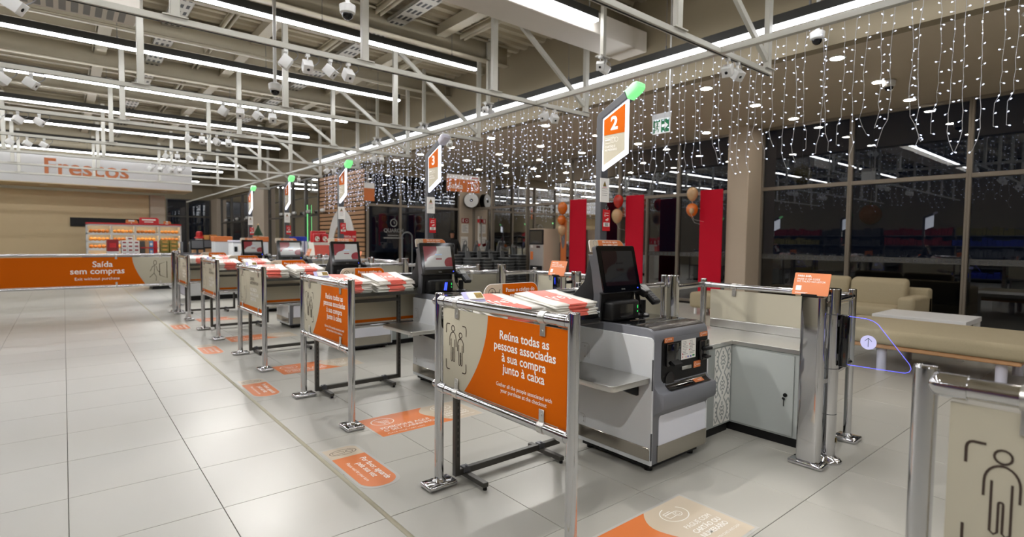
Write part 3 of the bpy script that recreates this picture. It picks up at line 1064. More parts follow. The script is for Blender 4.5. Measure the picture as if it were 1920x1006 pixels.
# ---------------------------------------------------------------- folded bags
BW, BD, BT = .335, .37, .0105
def bag_h(seed):
    r = random.Random(seed)
    ph = [r.uniform(0, 6.28) for _ in range(6)]
    curl = r.uniform(.3, 1.0)
    def f(x, y):
        e = .0022 * math.sin(14 * x + ph[0]) * math.cos(11 * y + ph[1]) + .0015 * math.sin(31 * x + 19 * y + ph[2])
        return e + curl * .02 * max(0, y / BD + .28) ** 2 * (0.4 + max(0, x / BW + .3))
    return f
class BagFrame:
    def __init__(self, f):
        self.f = f
    def __call__(self, a, b, h=0.0):
        return Vector((a, b, BT + self.f(a, b) + h))
def bag_meshes(seed):
    f = bag_h(seed)
    r = random.Random(seed + 50)
    nx, ny = 9, 8
    b = MB()
    top, bot = {}, {}
    sk = r.uniform(-.012, .012)
    for i in range(nx + 1):
        for j in range(ny + 1):
            x, y = -BW / 2 + BW * i / nx, -BD / 2 + BD * j / ny
            xx = x + sk * (y / BD)
            top[i, j] = b.bm.verts.new((xx, y, BT + f(x, y)))
            bot[i, j] = b.bm.verts.new((xx, y, f(x, y) * .8))
    for i in range(nx):
        for j in range(ny):
            b.bm.faces.new((top[i, j], top[i + 1, j], top[i + 1, j + 1], top[i, j + 1]))
            b.bm.faces.new((bot[i, j], bot[i, j + 1], bot[i + 1, j + 1], bot[i + 1, j]))
    for i in range(nx):
        b.bm.faces.new((bot[i, 0], bot[i + 1, 0], top[i + 1, 0], top[i, 0]))
        b.bm.faces.new((bot[i + 1, ny], bot[i, ny], top[i, ny], top[i + 1, ny]))
    for j in range(ny):
        b.bm.faces.new((bot[0, j + 1], bot[0, j], top[0, j], top[0, j + 1]))
        b.bm.faces.new((bot[nx, j], bot[nx, j + 1], top[nx, j + 1], top[nx, j]))
    body = b.mesh('shopping_bag')
    body.materials.append(M['bag_white'])
    b = MB()
    x0, x1 = -.068, .08
    rows = []
    for j in range(ny + 3):
        row = []
        for i in range(7):
            x = x0 + (x1 - x0) * i / 6
            if j == 0:
                row.append(b.bm.verts.new((x, -BD / 2 - .0012, f(x, -BD / 2) * .8 + .0005)))
            elif j == 1:
                row.append(b.bm.verts.new((x, -BD / 2 - .0012, BT + f(x, -BD / 2) + .0012)))
            else:
                y = -BD / 2 + BD * (j - 2) / ny
                row.append(b.bm.verts.new((x, y - (.0012 if j == 2 else 0), BT + f(x, y) + .0012)))
        rows.append(row)
    for A, B in zip(rows, rows[1:]):
        for i in range(6):
            b.bm.faces.new((A[i], A[i + 1], B[i + 1], B[i]))
    band = b.mesh('print_band')
    band.materials.append(M['bag_red'])
    return body, band, f
bags = [bag_meshes(s) for s in (3, 11, 17, 23)]
_letter_cache = {}
def put_bag(x, y, z, rot, v, label, group, top):
    body, band, f = bags[v]
    o = bpy.data.objects.new('shopping_bag', body)
    COL.objects.link(o)
    tag(o, label, 'bag', group)
    p = bpy.data.objects.new('print_band', band)
    COL.objects.link(p)
    p.parent = o
    if top:
        if v not in _letter_cache:
            _letter_cache[v] = text('[re]', .125, BagFrame(f), 'print_white', o, x=.006, y=-.045, h=.0028, bold=.012, sx=.72).data
            bpy.data.objects.remove([c for c in o.children if c.name.startswith('lettering')][0])
        q = bpy.data.objects.new('lettering', _letter_cache[v])
        COL.objects.link(q)
        q.parent = o
    o.location = (x, y, z)
    o.rotation_euler = (.11, 0, rot)
rb = random.Random(9)
for n in range(5):
    for s, (cx, cy) in enumerate(((1.855, 2.35), (2.275, 2.35))):
        z = .9005
        cnt = 9
        side = ('left', 'right')[s]
        base_rot = [(-.03, .05), (.04, -.06), (-.05, .02), (.03, -.04), (-.02, .03)][n][s]
        for k in range(cnt):
            top = k == cnt - 1
            if top:
                lab = 'topmost white bag with coral [re] print, %s stack on the %s rack' % (side, ['nearest', 'second', 'third', 'fourth', 'farthest'][n])
            else:
                lab = 'folded white shopping bag below the top of the %s stack, %s rack' % (side, ['nearest', 'second', 'third', 'fourth', 'farthest'][n])
            put_bag(cx + rb.uniform(-.012, .012), PITCH_Y * n + cy + rb.uniform(-.012, .012), z, base_rot + rb.uniform(-.06, .06), (k + n + s) % 4, lab,
                    'folded bags in the %s stack on the %s rack' % (side, ['nearest', 'second', 'third', 'fourth', 'farthest'][n]), top)
            z += .0132

# ---------------------------------------------------------------- price tag on the tray edge
M['tag_film'] = mat('lilac_tag_film', 'b9b6e0', .3, 0, .03, 10)
def price_tag():
    t = thing('price_tag', (1.64, 2.31, .876), '', 'price tag', 'shelf price tags')
    fr = Frame((1.605, 2.30, 1.04), (1, -.12, 0), (0, .75, .66))
    plate('holder', rrect(-.012, .105, -.012, .06, .006), fr, 'tag_film', t, .004)
    plate('tag_case', rrect(.012, .10, 0, .05, .005), fr, 'paper', t, .008, .004)
    flat('yellow_field', [[(.052, .006), (.096, .006), (.096, .044), (.052, .044)]], fr, M['gold'], t, .0128)
    text('0,35', .022, fr, 'print_dark', t, x=.074, y=.016, h=.0136, bold=.01)
    MB().obox((1.637, 2.31, .957), (.006, 0, 0), (0, .003, 0), (0, 0, .081)).build('stem', 'acrylic', t, smooth=False)
    return t
tag0 = price_tag()
tag0['label'] = 'small yellow and white price tag on the nearest bag rack'
for n in range(1, 4):
    dup(tag0, (0, PITCH_Y * n, 0), 'small yellow and white price tag on the %s bag rack' % ['', 'second', 'third', 'fourth'][n])

# ---------------------------------------------------------------- bag code sign
def bag_sign():
    t = thing('bag_code_sign', (2.14, 2.588, .90), '', 'sign', 'orange bag-code signs')
    fr = XZ((1.925, 2.592, .955))
    W, H = .435, .137
    pts = rrect(0, W, 0, H, (.0, .06, .06, .06), 8)
    plate('panel', pts, fr, 'paper', t, .004)
    lp = [p for p in pts if p[0] < .14]
    lp = rrect(.002, .14, .003, H - .003, (.0, 0, 0, .055), 8)
    flat('beige_field', [lp], fr, 'beige_decal', t, .0048)
    flat('orange_field', [rrect(.14, W - .002, .003, H - .003, (0, .057, .057, 0), 8)], fr, 'orange', t, .0048)
    s = ring(.06, .085, .026, .026, .004, 18) + stroke([(.046, .085), (.074, .085)], .004) + stroke([(.06, .071), (.06, .099)], .004)
    s += stroke([(.077, .085), (.12, .085), (.112, .056), (.082, .056)], .004) + stroke([(.125, .10), (.118, .10), (.108, .046), (.078, .046)], .004)
    s += stroke([(.083, .075), (.116, .075)], .003) + stroke([(.084, .066), (.114, .066)], .003) + ring(.085, .038, .006, .006, .003, 10) + ring(.105, .038, .006, .006, .003, 10)
    flat('pictogram', s, fr, 'print_dark', t, .0054)
    text('Passe o código do\nsaco na caixa', .034, fr, 'print_white', t, x=.285, y=.085, h=.0056, bold=.012, line=.95, sx=.95)
    text('Scan the bag code at the checkout', .015, fr, 'print_white', t, x=.285, y=.022, h=.0056)
    b = MB()
    for x in (2.0, 2.28):
        b.box(x - .006, x + .006, 2.590, 2.594, .90, .957)
    b.build('stems', 'rack', t)
    return t
sg0 = bag_sign()
for n in range(5):
    lab = 'orange and beige bag-code sign behind the bags on the %s rack' % ['nearest', 'second', 'third', 'fourth', 'farthest'][n]
    if n == 0:
        sg0['label'] = lab
    else:
        dup(sg0, (0, PITCH_Y * n, 0), lab)

# ---------------------------------------------------------------- lane divider
def divider():
    t = thing('lane_divider', (2.65, 2.63, 0), '', 'barrier', 'beige lane dividers')
    rail(t, (1.62, 2.63, 1.01), (3.775, 2.63, 1.01), .02)
    rail(t, (1.62, 2.63, .54), (3.775, 2.63, .54), .02)
    p = MB().box(1.66, 3.755, 2.628, 2.634, .562, .985).build('panel', 'beige_panel', t, smooth=False)
    flat('orange_stripe', [[(1.66, .572), (3.755, .572), (3.755, .60), (1.66, .60)]], XZ((0, 2.628, 0)), 'orange', p, .001)
    for x in (1.9, 2.75, 3.4):
        clip(t, (x, 2.63, 1.01), 'x', -1, .02)
    b = MB()
    chrome_post(b, 2.86, 2.70, 1.06, .022)
    b.build('post', 'chrome', t)
    base_plate(t, 2.86, 2.70, .13, .13)
    MB().cyl((2.86, 2.635, 1.01), (2.86, 2.70, 1.01), .018, 14).cyl((2.86, 2.635, .54), (2.86, 2.70, .54), .018, 14).build('bracket', 'chrome', t)
    return t
dv0 = divider()
for n in range(5):
    lab = 'beige panel divider on chrome rails behind the checkout under sign ' + NW[n]
    if n == 0:
        dv0['label'] = lab
    else:
        dup(dv0, (0, PITCH_Y * n, 0), lab)

# ---------------------------------------------------------------- self-checkout kiosk
M['display'] = mat('lit_display', '9b9b99', .12, 0, .02, 6, emit=.2, emit_col='b9b9b6', coat=.8)
M['display_paint_dark'] = mat('painted_dark_display', '26272a', .06, 0, .02, 6, emit=.03, emit_col='6c6c66', coat=1)  # display colour darkened for the viewing angle; the coin machine shares it
M['display_red'] = mat('display_red', '7c3038', .12, 0, .02, 6, emit=.07, emit_col='a03a40', coat=.8)
M['display_red_paint_dark'] = mat('painted_dark_display_red', '1c1416', .06, 0, .02, 6, emit=.03, emit_col='50202a', coat=1)  # red print darkened in colour for the same viewing angle
M['display_text'] = mat('display_text', '7fb2e0', .2, 0, 0, 6, emit=.4, emit_col='8fc0ff')
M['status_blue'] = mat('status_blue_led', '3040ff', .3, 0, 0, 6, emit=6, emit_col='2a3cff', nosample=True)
M['status_green'] = mat('status_green_led', '30d060', .3, 0, 0, 6, emit=1.2, emit_col='30e060', nosample=True)
M['status_red'] = mat('status_red_led', 'ff3020', .3, 0, 0, 6, emit=5, emit_col='ff2418', nosample=True)
M['scanner_top'] = mat('smoked_scanner_glass', '17171a', .07, 0, .05, 6, coat=.7)
M['scanner_roll'] = mat('dark_bronze_trim', '3b3836', .18, .6, .06, 10)
def kiosk():
    t = thing('self_checkout', (2.88, 2.15, 0), '', 'checkout machine', 'self-checkout machines')
    b = MB().box(2.625, 3.13, 1.89, 2.42, .022, .052)
    for x in (2.66, 3.09):
        for y in (1.92, 2.38):
            b.cyl((x, y, 0), (x, y, .024), .025, 12)
    b.build('plinth', 'black', t)
    prof = [(2.44, .05), (1.868, .05), (1.852, .07), (1.852, .335), (1.838, .36), (1.796, .385), (1.784, .402), (1.782, .475), (1.79, .487), (1.818, .49), (1.844, .513), (1.852, .545), (1.852, .785), (1.858, .815), (1.874, .838), (1.898, .850), (1.925, .852), (2.44, .852)]
    MB().prism(prof, 'x', 2.60, 3.165, .006, 2).build('body', 'grey_frame', t)
    for x0, x1, nm in ((2.586, 2.601, 'side_panel'), (3.164, 3.179, 'side_panel')):
        pr_ = [(2.44, .058), (1.853, .058), (1.853, .775), (1.858, .792), (1.872, .803), (2.44, .803)]
        o = MB().prism(pr_, 'x', x0, x1, .002, 1).build(nm, 'side_panel', t)
        if x0 < 3:
            fr = YZ((x0, 2.44, 0))
            s = []
            for (u0, u1, v0, v1) in ((.035, .10, .60, .70), (.035, .075, .175, .235)):
                s += stroke([(u0, v1), (u1 - .012, v1), (u1, v1 - .012), (u1, v0 + .004)], .0022)
                s += stroke([(u1 - .012, v0 + .012), (u1 - .012, v1 - .018)], .0022) + ring(u0 + .028, v1 - .02, .003, .003, .003, 8) + ring(u0 + .028, v0 + .012, .003, .003, .003, 8)
            flat('hatch_outline', s, fr, 'print_grey', o, .0008)
            b = MB()
            for z0, z1 in ((.50, .68), (.09, .25)):
                b.box(x0 - .003, x0 + .004, 1.848, 1.855, z0, z1)
            b.build('hinges', 'grey_dark', o)
    MB().box(2.582, 2.587, 1.862, 2.438, .084, .16, .0015, 1).build('side_kick_plate', 'steel_plate', t)
    F = XZ((0, 1.852, 0))
    # black payment fascia
    fa = plate('payment_fascia', rrect(2.668, 3.155, .515, .79, (.06, .03, .02, .03), 6), F, 'black', t, .004)
    MB().prism([(1.848, .517), (1.84, .505), (1.815, .4925), (1.80, .491), (1.80, .4935), (1.813, .496), (1.836, .511), (1.842, .525)], 'x', 2.70, 3.13).build('coin_tray', 'black_gloss', fa)
    plate('top_bar', rrect(2.70, 3.145, .765, .792, .008), F, 'grey_frame', fa, .003, .004)
    MB().box(2.70, 2.835, 1.830, 1.850, .625, .76, .008, 2).build('banknote_module', 'black_gloss', fa)
    MB().prism([(1.83, .66), (1.80, .64), (1.80, .632), (1.83, .63)], 'x', 2.73, 2.81).build('banknote_lip', 'black', fa)
    MB().box(3.045, 3.145, 1.825, 1.850, .62, .745, .008, 2).build('card_module', 'black_gloss', fa)
    MB().box(3.06, 3.135, 1.797, 1.826, .685, .705, .004, 1).box(3.07, 3.125, 1.80, 1.826, .635, .65, .004, 1).build('card_lips', 'black', fa)
    sh = plate('instruction_sheet', rrect(2.862, 3.017, .645, .765, .002), F, 'paper', fa, .002, .004)
    fs = XZ((2.862, 1.846, .645))
    s = []
    rnd = random.Random(4)
    for j in range(9):
        for c0 in (.012, .085):
            s += stroke([(c0, .108 - j * .0095), (c0 + rnd.uniform(.03, .06), .108 - j * .0095)], .003)
    flat('fine_print', s, fs, 'print_grey', sh, .0008)
    flat('red_marks', [[(x, y), (x + .008, y), (x + .008, y + .008), (x, y + .008)] for x, y in ((.008, .012), (.008, .03), (.045, .008), (.08, .05), (.08, .085))], fs, 'red_gloss', sh, .001)
    flat('colour_marks', [[(x, .008), (x + .012, .008), (x + .012, .018), (x, .018)] for x in (.065, .095)], fs, 'blue', sh, .001)
    flat('green_mark', [[(.118, .010), (.142, .010), (.142, .02), (.118, .02)]], fs, 'exit_green', sh, .001)
    for x0, x1, z0, z1, h in ((2.682, 2.772, .767, .795, .008), (3.055, 3.142, .767, .795, .008), (3.0, 3.075, .578, .618, .005)):
        lb = plate('orange_label', rrect(x0, x1, z0, z1, .002), F, 'orange_decal', fa, .0015, h)
        f2 = XZ((x0, 1.852 - h - .0015, z0))
        flat('label_icon', ring(.016, (z1 - z0) / 2, .008, .010, .002, 10), f2, 'print_white', lb, .0006)
        text({2.682: 'NOTAS', 3.055: 'CARTÃO', 3.0: 'MOEDAS'}[x0], .011, f2, 'print_white', lb, x=.052, y=.014, h=.0008, bold=.015)
    ft = Frame((2.97, 1.812, .4965), (1, 0, 0), (0, .8, .5))
    lb = plate('orange_label', rrect(0, .10, 0, .028, .002), ft, 'orange_decal', fa, .0012, .001)
    text('TROCO', .012, ft, 'print_white', lb, x=.06, y=.009, h=.003, bold=.015)
    MB().box(2.872, 2.972, 1.842, 1.849, .582, .604, .002, 1).build('coin_slot', 'steel', fa)
    b = MB()
    b.cyl((2.745, 1.8475, .545), (2.745, 1.842, .545), .045, 20)
    b.build('coin_cup', 'lens_black', fa)
    plate('front_insert', rrect(2.655, 3.155, .155, .345, (.01, .01, .03, .03), 5), F, 'insert_panel', t, .0035)
    plate('front_kick_plate', rrect(2.642, 3.163, .066, .165, (.012, .004, .004, .004), 4), F, 'steel_plate', t, .007)
    # top
    MB().prism([(1.856, .790), (1.862, .818), (1.877, .841), (1.899, .853), (1.93, .857), (2.0, .857), (2.0, .851), (1.926, .851), (1.898, .849), (1.876, .836), (1.861, .812)], 'x', 2.625, 3.15).build('front_roll', 'scanner_roll', t)
    MB().box(2.625, 3.15, 2.0, 2.425, .851, .857, .002, 1).build('scanner_top', 'scanner_top', t)
    b = MB()
    b.obox((2.86, 2.012, .858), (.22, 0, 0), (0, .002, 0), (0, 0, .0012)).obox((2.89, 2.13, .858), (.14, -.02, 0), (.0004, .0025, 0), (0, 0, .0012))
    b.build('scanner_edges', 'steel', t)
    MB().box(2.70, 3.02, 2.02, 2.10, .857, .8595, .001, 1).build('scanner_window', 'black_gloss', t)
    # tower
    tw = [(2.258, .852), (2.246, .93), (2.238, 1.02), (2.268, 1.18), (2.30, 1.27), (2.34, 1.27), (2.385, 1.10), (2.50, .985), (2.535, .88), (2.535, .852)]
    to = MB().prism(tw, 'x', 2.572, 2.885, .008, 2).build('tower', 'black', t)
    ck = [(2.252, .852), (2.240, .93), (2.232, 1.02), (2.262, 1.18), (2.296, 1.272), (2.336, 1.272), (2.31, 1.18), (2.285, 1.02), (2.292, .93), (2.306, .852)]
    MB().prism(ck, 'x', 2.556, 2.574, .003, 1).build('cheek', 'grey_dark', to)
    MB().prism(ck, 'x', 2.883, 2.90, .003, 1).build('cheek', 'black', to)
    pr0 = MB().box(2.60, 2.872, 2.165, 2.262, .8575, .985, .022, 3).build('receipt_printer', 'black', to)
    plate('printer_window', rrect(2.668, 2.80, .878, .962, .008), XZ((0, 2.166, 0)), 'black_gloss', pr0, .002)
    plate('status_lights', rrect(2.842, 2.848, .93, .95, .001), XZ((0, 2.166, 0)), 'status_green', pr0, .002)
    plate('status_lights', rrect(2.842, 2.848, .905, .915, .001), XZ((0, 2.166, 0)), 'status_green', pr0, .002)
    # screen
    V = Vector((0, .07, .295)).normalized()
    fr = Frame((2.55, 2.198, 1.035), (1, 0, 0), V)
    W, H = .375, .303
    sc = plate('screen', rrect(0, W, 0, H, .016), fr, 'grey_dark', t, .03, -.035)
    be = plate('bezel', rrect(.003, W - .003, .003, H - .003, .014), fr, 'black_gloss', sc, .006, -.005)
    d0, d1, e0, e1 = .036, .339, .045, .268
    dw, dh = d1 - d0, e1 - e0
    flat('display', [[(d0, e0), (d1, e0), (d1, e1), (d0, e1)]], fr, 'display', sc, .0018)
    blob = [(d0, e1), (d0, e0 + .34 * dh)] + [(d0 + .02, e0 + .36 * dh), (d0 + .10 * dw, e0 + .47 * dh), (d0 + .2 * dw, e0 + .56 * dh), (d0 + .36 * dw, e0 + .62 * dh), (d0 + .46 * dw, e0 + .72 * dh), (d0 + .485 * dw, e0 + .86 * dh), (d0 + .48 * dw, e1)]
    flat('display_red', [blob[::-1], [p for p in [(d1, e0 + .12 * dh)] + arc(d1 - .06 * dw, e0 + .27 * dh, .23 * dw, .25 * dh, 75, 215, 14) + [(d1 - .25 * dw, e0 + .12 * dh)]]], fr, 'display_red', sc, .0026)
    flat('display_bar', [[(d0, e0), (d1, e0), (d1, e0 + .11 * dh), (d0, e0 + .11 * dh)]], fr, 'grey_dark', sc, .0028)
    text('Bem-vindo!', .016, fr, 'display_text', sc, x=(d0 + d1) / 2 + .01, y=e0 + .62 * dh, h=.0034, bold=.01)
    flat('display_button', [rrect(d0 + .41 * dw, d0 + .63 * dw, e0 + .42 * dh, e0 + .48 * dh, .003)], fr, 'display_red', sc, .0034)
    text('NCR', .0105, fr, 'print_grey', sc, x=W * .53, y=.016, h=.0034, bold=.02)
    flat('maker_ring', ring(W * .48, .020, .004, .004, .002, 12), fr, 'print_grey', sc, .0034)
    plate('status_light', arc(W - .035, .022, .0035, .0035, 0, 360, 8)[:-1], fr, 'status_blue', sc, .002, .001)
    MB().cyl(fr(W * .46, H - .018, .001), fr(W * .46, H - .018, .003), .0035, 10).build('webcam', 'lens_black', sc)
    # topper behind the upper edge of the screen
    ft = Frame((2.535, 2.298, 1.29), (1, 0, 0), (0, .25, 1))
    tp = plate('topper', rrect(0, .335, 0, .078, (.0, .0, .05, .02), 6), ft, 'paper', t, .004, -.004)
    flat('topper_beige', [rrect(.002, .085, .002, .076, (0, 0, 0, .018), 5)], ft, 'beige_decal', tp, .0006)
    flat('topper_orange', [rrect(.085, .333, .002, .076, (0, 0, .048, 0), 6)], ft, 'orange_decal', tp, .0006)
    flat('topper_icon', ring(.055, .055, .018, .018, .003, 16), ft, 'print_grey', tp, .0012)
    text('Não tem de registar,\nbasta validar e pagar', .019, ft, 'print_white', tp, x=.20, y=.058, h=.0012, bold=.012, sx=.95)
    # card terminal and hand scanner
    st = MB().cyl((3.02, 2.26, .857), (3.02, 2.26, .965), .024, 18).lathe([(.05, 0), (.05, .008), (.03, .02)], (3.02, 2.26, .857), 18).build('terminal_stalk', 'black', t)
    a = Vector((.05, -.72, -.60)).normalized()
    sd = Vector((1, .07, 0)).normalized()
    nn = sd.cross(a)
    if nn.z < 0:
        nn = -nn
    c = Vector((3.025, 2.215, 1.005))
    te = MB().obox(c, a * .088, sd * .041, nn * .018, .012, 3).build('card_terminal', 'black', st)
    f3 = Frame(c + nn * .0185 - a * .0, sd, -a)
    flat('terminal_display', [[(-.03, .02), (.03, .02), (.03, .072), (-.03, .072)]], f3, 'print_grey', te, .0008)
    flat('keypad', [rrect(-.028 + i * .02, -.012 + i * .02, -.07 + j * .019, -.058 + j * .019, .003, 2) for i in range(3) for j in range(4)], f3, 'grey_dark', te, .0012)
    hs = MB().obox((2.955, 2.215, 1.025), (.022, 0, 0), (0, .035, .015), (0, -.008, .022), .008, 2).obox((2.955, 2.25, .985), (.014, 0, 0), (0, .012, .0), (0, .012, .045), .006, 2).build('hand_scanner', 'black', st)
    MB().tube([(2.955, 2.255, .95), (2.962, 2.235, .91), (2.975, 2.215, .88), (2.968, 2.22, .863), (2.93, 2.245, .862), (2.90, 2.27, .861)], .0045, 6).build('scanner_cord', 'black', hs)
    # side shelf
    pl = rrect(2.245, 2.584, 1.862, 2.40, (.035, .012, .002, .02), 5)
    b = MB().prism(pl, 'z', .543, .575, .008, 3)
    b.build('side_shelf', 'steel', t)
    MB().prism([(2.36, .543), (2.584, .543), (2.584, .455), (2.565, .455)], 'y', 1.945, 1.985).prism([(2.36, .543), (2.584, .543), (2.584, .455), (2.565, .455)], 'y', 2.27, 2.31).build('shelf_brackets', 'black', t)
    return t
k0 = kiosk()
k0['label'] = 'nearest self-checkout machine with screen coloured darker for the viewing angle, under the sign numbered two'
kiosks = [k0]
for n in range(1, 5):
    kiosks.append(dup(k0, (0, PITCH_Y * n, 0), 'self-checkout machine with lit screen under the sign numbered ' + NW[n]))
for ch in k0.children:  # nearest screen takes the darker copies, viewing-angle loss put into the colour
    if ch.name.startswith('screen'):
        for g in ch.children:
            for nm, mm in (('display', 'display_paint_dark'), ('display_red', 'display_red_paint_dark'), ('display_button', 'display_red_paint_dark'), ('display_bar', 'display_red_paint_dark'), ('lettering', 'display_red_paint_dark')):
                if g.name == nm or g.name.split('.')[0] == nm:
                    if nm == 'lettering' and g.data.materials[0] != M['display_text']:
                        continue
                    g.material_slots[0].link = 'OBJECT'
                    g.material_slots[0].material = M[mm]
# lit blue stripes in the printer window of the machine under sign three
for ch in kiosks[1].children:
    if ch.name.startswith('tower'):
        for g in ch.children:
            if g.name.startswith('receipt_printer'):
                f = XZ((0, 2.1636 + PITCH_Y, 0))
                flat('blue_strips', [[(2.762, .885), (2.772, .885), (2.784, .955), (2.774, .955)], [(2.780, .885), (2.788, .885), (2.798, .955), (2.790, .955)]], f, 'status_blue', g, .001)

# ---------------------------------------------------------------- lane signs
def lane_sign(n):
    y = 2.415 + PITCH_Y * n
    xc = 2.735
    t = thing('lane_sign', (xc, y - .02, 1.26), 'tall lane sign numbered %s with %s lamp on a grey pole' % (NW[n], 'an unlit' if n == 1 else 'a green'), 'sign', 'numbered lane signs')
    def Q(poly):
        return [(y - u, z) for u, z in poly]
    pp = [(0, 1.26), (.047, 1.26), (.047, 2.146), (.247, 2.238), (.227, 2.286), (.02, 2.186), (.006, 2.175), (0, 2.16)]
    MB().prism(Q(pp), 'x', xc - .035, xc + .035, .004, 1).build('pole', 'grey_dark', t)
    lamp = [(.249, 2.236), (.314, 2.272), (.332, 2.295), (.33, 2.318), (.312, 2.33), (.288, 2.328), (.225, 2.290)]
    MB().prism(Q(lamp), 'x', xc - .04, xc + .04, .012, 3).build('lamp', 'grey_lamp' if n == 1 else 'green_lamp', t)
    edge = [(.048, 1.812), (.246, 1.905), (.246, 2.234), (.048, 2.144)]
    MB().prism(Q(edge), 'x', xc - .028, xc - .006, .003, 1).build('light_box', 'sign_glow', t)
    f = YZ((xc - .028, y, 0))
    pan = plate('sign_face', [(.063, 1.846), (.232, 1.926), (.232, 2.212), (.063, 2.134)], f, 'beige_panel', t, .003, .001)
    flat('orange_field', [[(.063, 2.036), (.232, 2.036), (.232, 2.212), (.063, 2.134)]], f, 'orange', pan, .005)
    text(NUM[n], .115, f, 'print_white', pan, x=.148, y=2.066, h=.0056, bold=.035)
    o = .065 - 2.763
    s = stroke([(2.775 + o, 2.015), (2.82 + o, 2.015)], .002) + stroke([(2.775 + o, 1.983), (2.82 + o, 1.983)], .002) + stroke([(2.775 + o, 2.003), (2.815 + o, 2.003)], .008) + ring(2.836 + o, 2.0, .017, .017, .0022, 16) + ring(2.836 + o, 2.0, .008, .008, .002, 10, 40, 320) + ring(2.866 + o, 2.0, .012, .014, .0022, 14)
    flat('payment_icon', s, f, 'print_white', pan, .0056)
    text('CARTÃO E\nNUMERÁRIO', .0205, f, 'print_white', pan, align='LEFT', x=.075, y=1.953, h=.0056, bold=.012, sx=.85)
    yf = y - .048
    nt = plate('notice', rrect(xc - .042, xc + .045, 1.612, 1.768, .001), XZ((0, yf, 0)), 'paper', t, .002)
    fn = XZ((xc - .04, yf - .0022, 1.615))
    flat('warning_triangle', [[(.024, .10), (.056, .10), (.04, .134)]], fn, M['gold'], nt, .0005)
    flat('warning_outline', stroke([(.024, .10), (.056, .10), (.04, .134), (.024, .10)], .003) + stroke([(.04, .106), (.04, .120)], .004), fn, 'print_dark', nt, .0009)
    flat('fine_print', [q for k in range(4) for q in stroke([(.014, .084 - .014 * k), (.068 - .006 * (k % 2), .084 - .014 * k)], .0028)], fn, 'print_grey', nt, .0009)
    flat('red_line', stroke([(.018, .092), (.062, .092)], .003), fn, 'red_gloss', nt, .0009)
    dx = xc - 2.70 - .015
    tg = plate('red_tag', rrect(2.70 + dx, 2.772 + dx, 1.425, 1.565, .003), XZ((0, yf - .002, 0)), 'red_gloss', t, .002)
    fn = XZ((2.704 + dx, yf - .0042, 1.43))
    flat('barcode_field', [[(.002, .024), (.063, .024), (.063, .05), (.002, .05)]], fn, 'print_white', tg, .0005)
    flat('barcode', [q for k in range(9) for q in stroke([(.016 + k * .004, .026), (.016 + k * .004, .048)], .002)], fn, 'print_dark', tg, .0009)
    flat('tag_print', stroke([(.012, .112), (.052, .112)], .003) + ring(.016, .096, .006, .006, .003, 10) + stroke([(.027, .096), (.05, .096)], .004) + stroke([(.022, .066), (.05, .078)], .006) + stroke([(.03, .061), (.052, .07)], .004), fn, 'print_white', tg, .0009)
    MB().tube([(2.735 + dx + .014 * math.cos(a * PI / 6), yf - .005, 1.577 + .014 * math.sin(a * PI / 6)) for a in range(12)], .002, 6, True).build('key_ring', 'chrome', tg)
    return t
for n in range(5):
    lane_sign(n)

# ---------------------------------------------------------------- bagging counters
def ornament(cx, cy, s, w):
    out = []
    for k in (-1, 1):
        out += stroke([(cx + k * s * .10, cy - s * .5)] + [(cx + k * s * (.10 + .28 * math.sin(math.radians(a))), cy - s * .5 + s * (a / 180.0) * 1.0) for a in range(15, 181, 15)], w)
        out += stroke([(cx + k * x * s, cy + y * s) for x, y in ((.46, -.42), (.36, -.34), (.33, -.22), (.40, -.14), (.47, -.18))], w)
        out += stroke([(cx + k * x * s, cy + y * s) for x, y in ((.46, .42), (.36, .34), (.33, .22), (.40, .14), (.47, .18))], w)
        out += stroke([(cx + k * x * s, cy + y * s) for x, y in ((0, .12), (.10, .18), (.16, .10), (.08, 0), (.16, -.10), (.10, -.18), (0, -.12))], w)
        out += [[(cx + k * s * .42, cy - s * .07), (cx + k * s * .5, cy), (cx + k * s * .42, cy + s * .07), (cx + k * s * .36, cy)][::k]]
    out += stroke([(cx, cy + s * .22), (cx, cy + s * .36)], w * 1.6) + stroke([(cx, cy - s * .22), (cx, cy - s * .36)], w * 1.6)
    out += [[(cx - s * .06, cy), (cx, cy - s * .06), (cx + s * .06, cy), (cx, cy + s * .06)]]
    return out
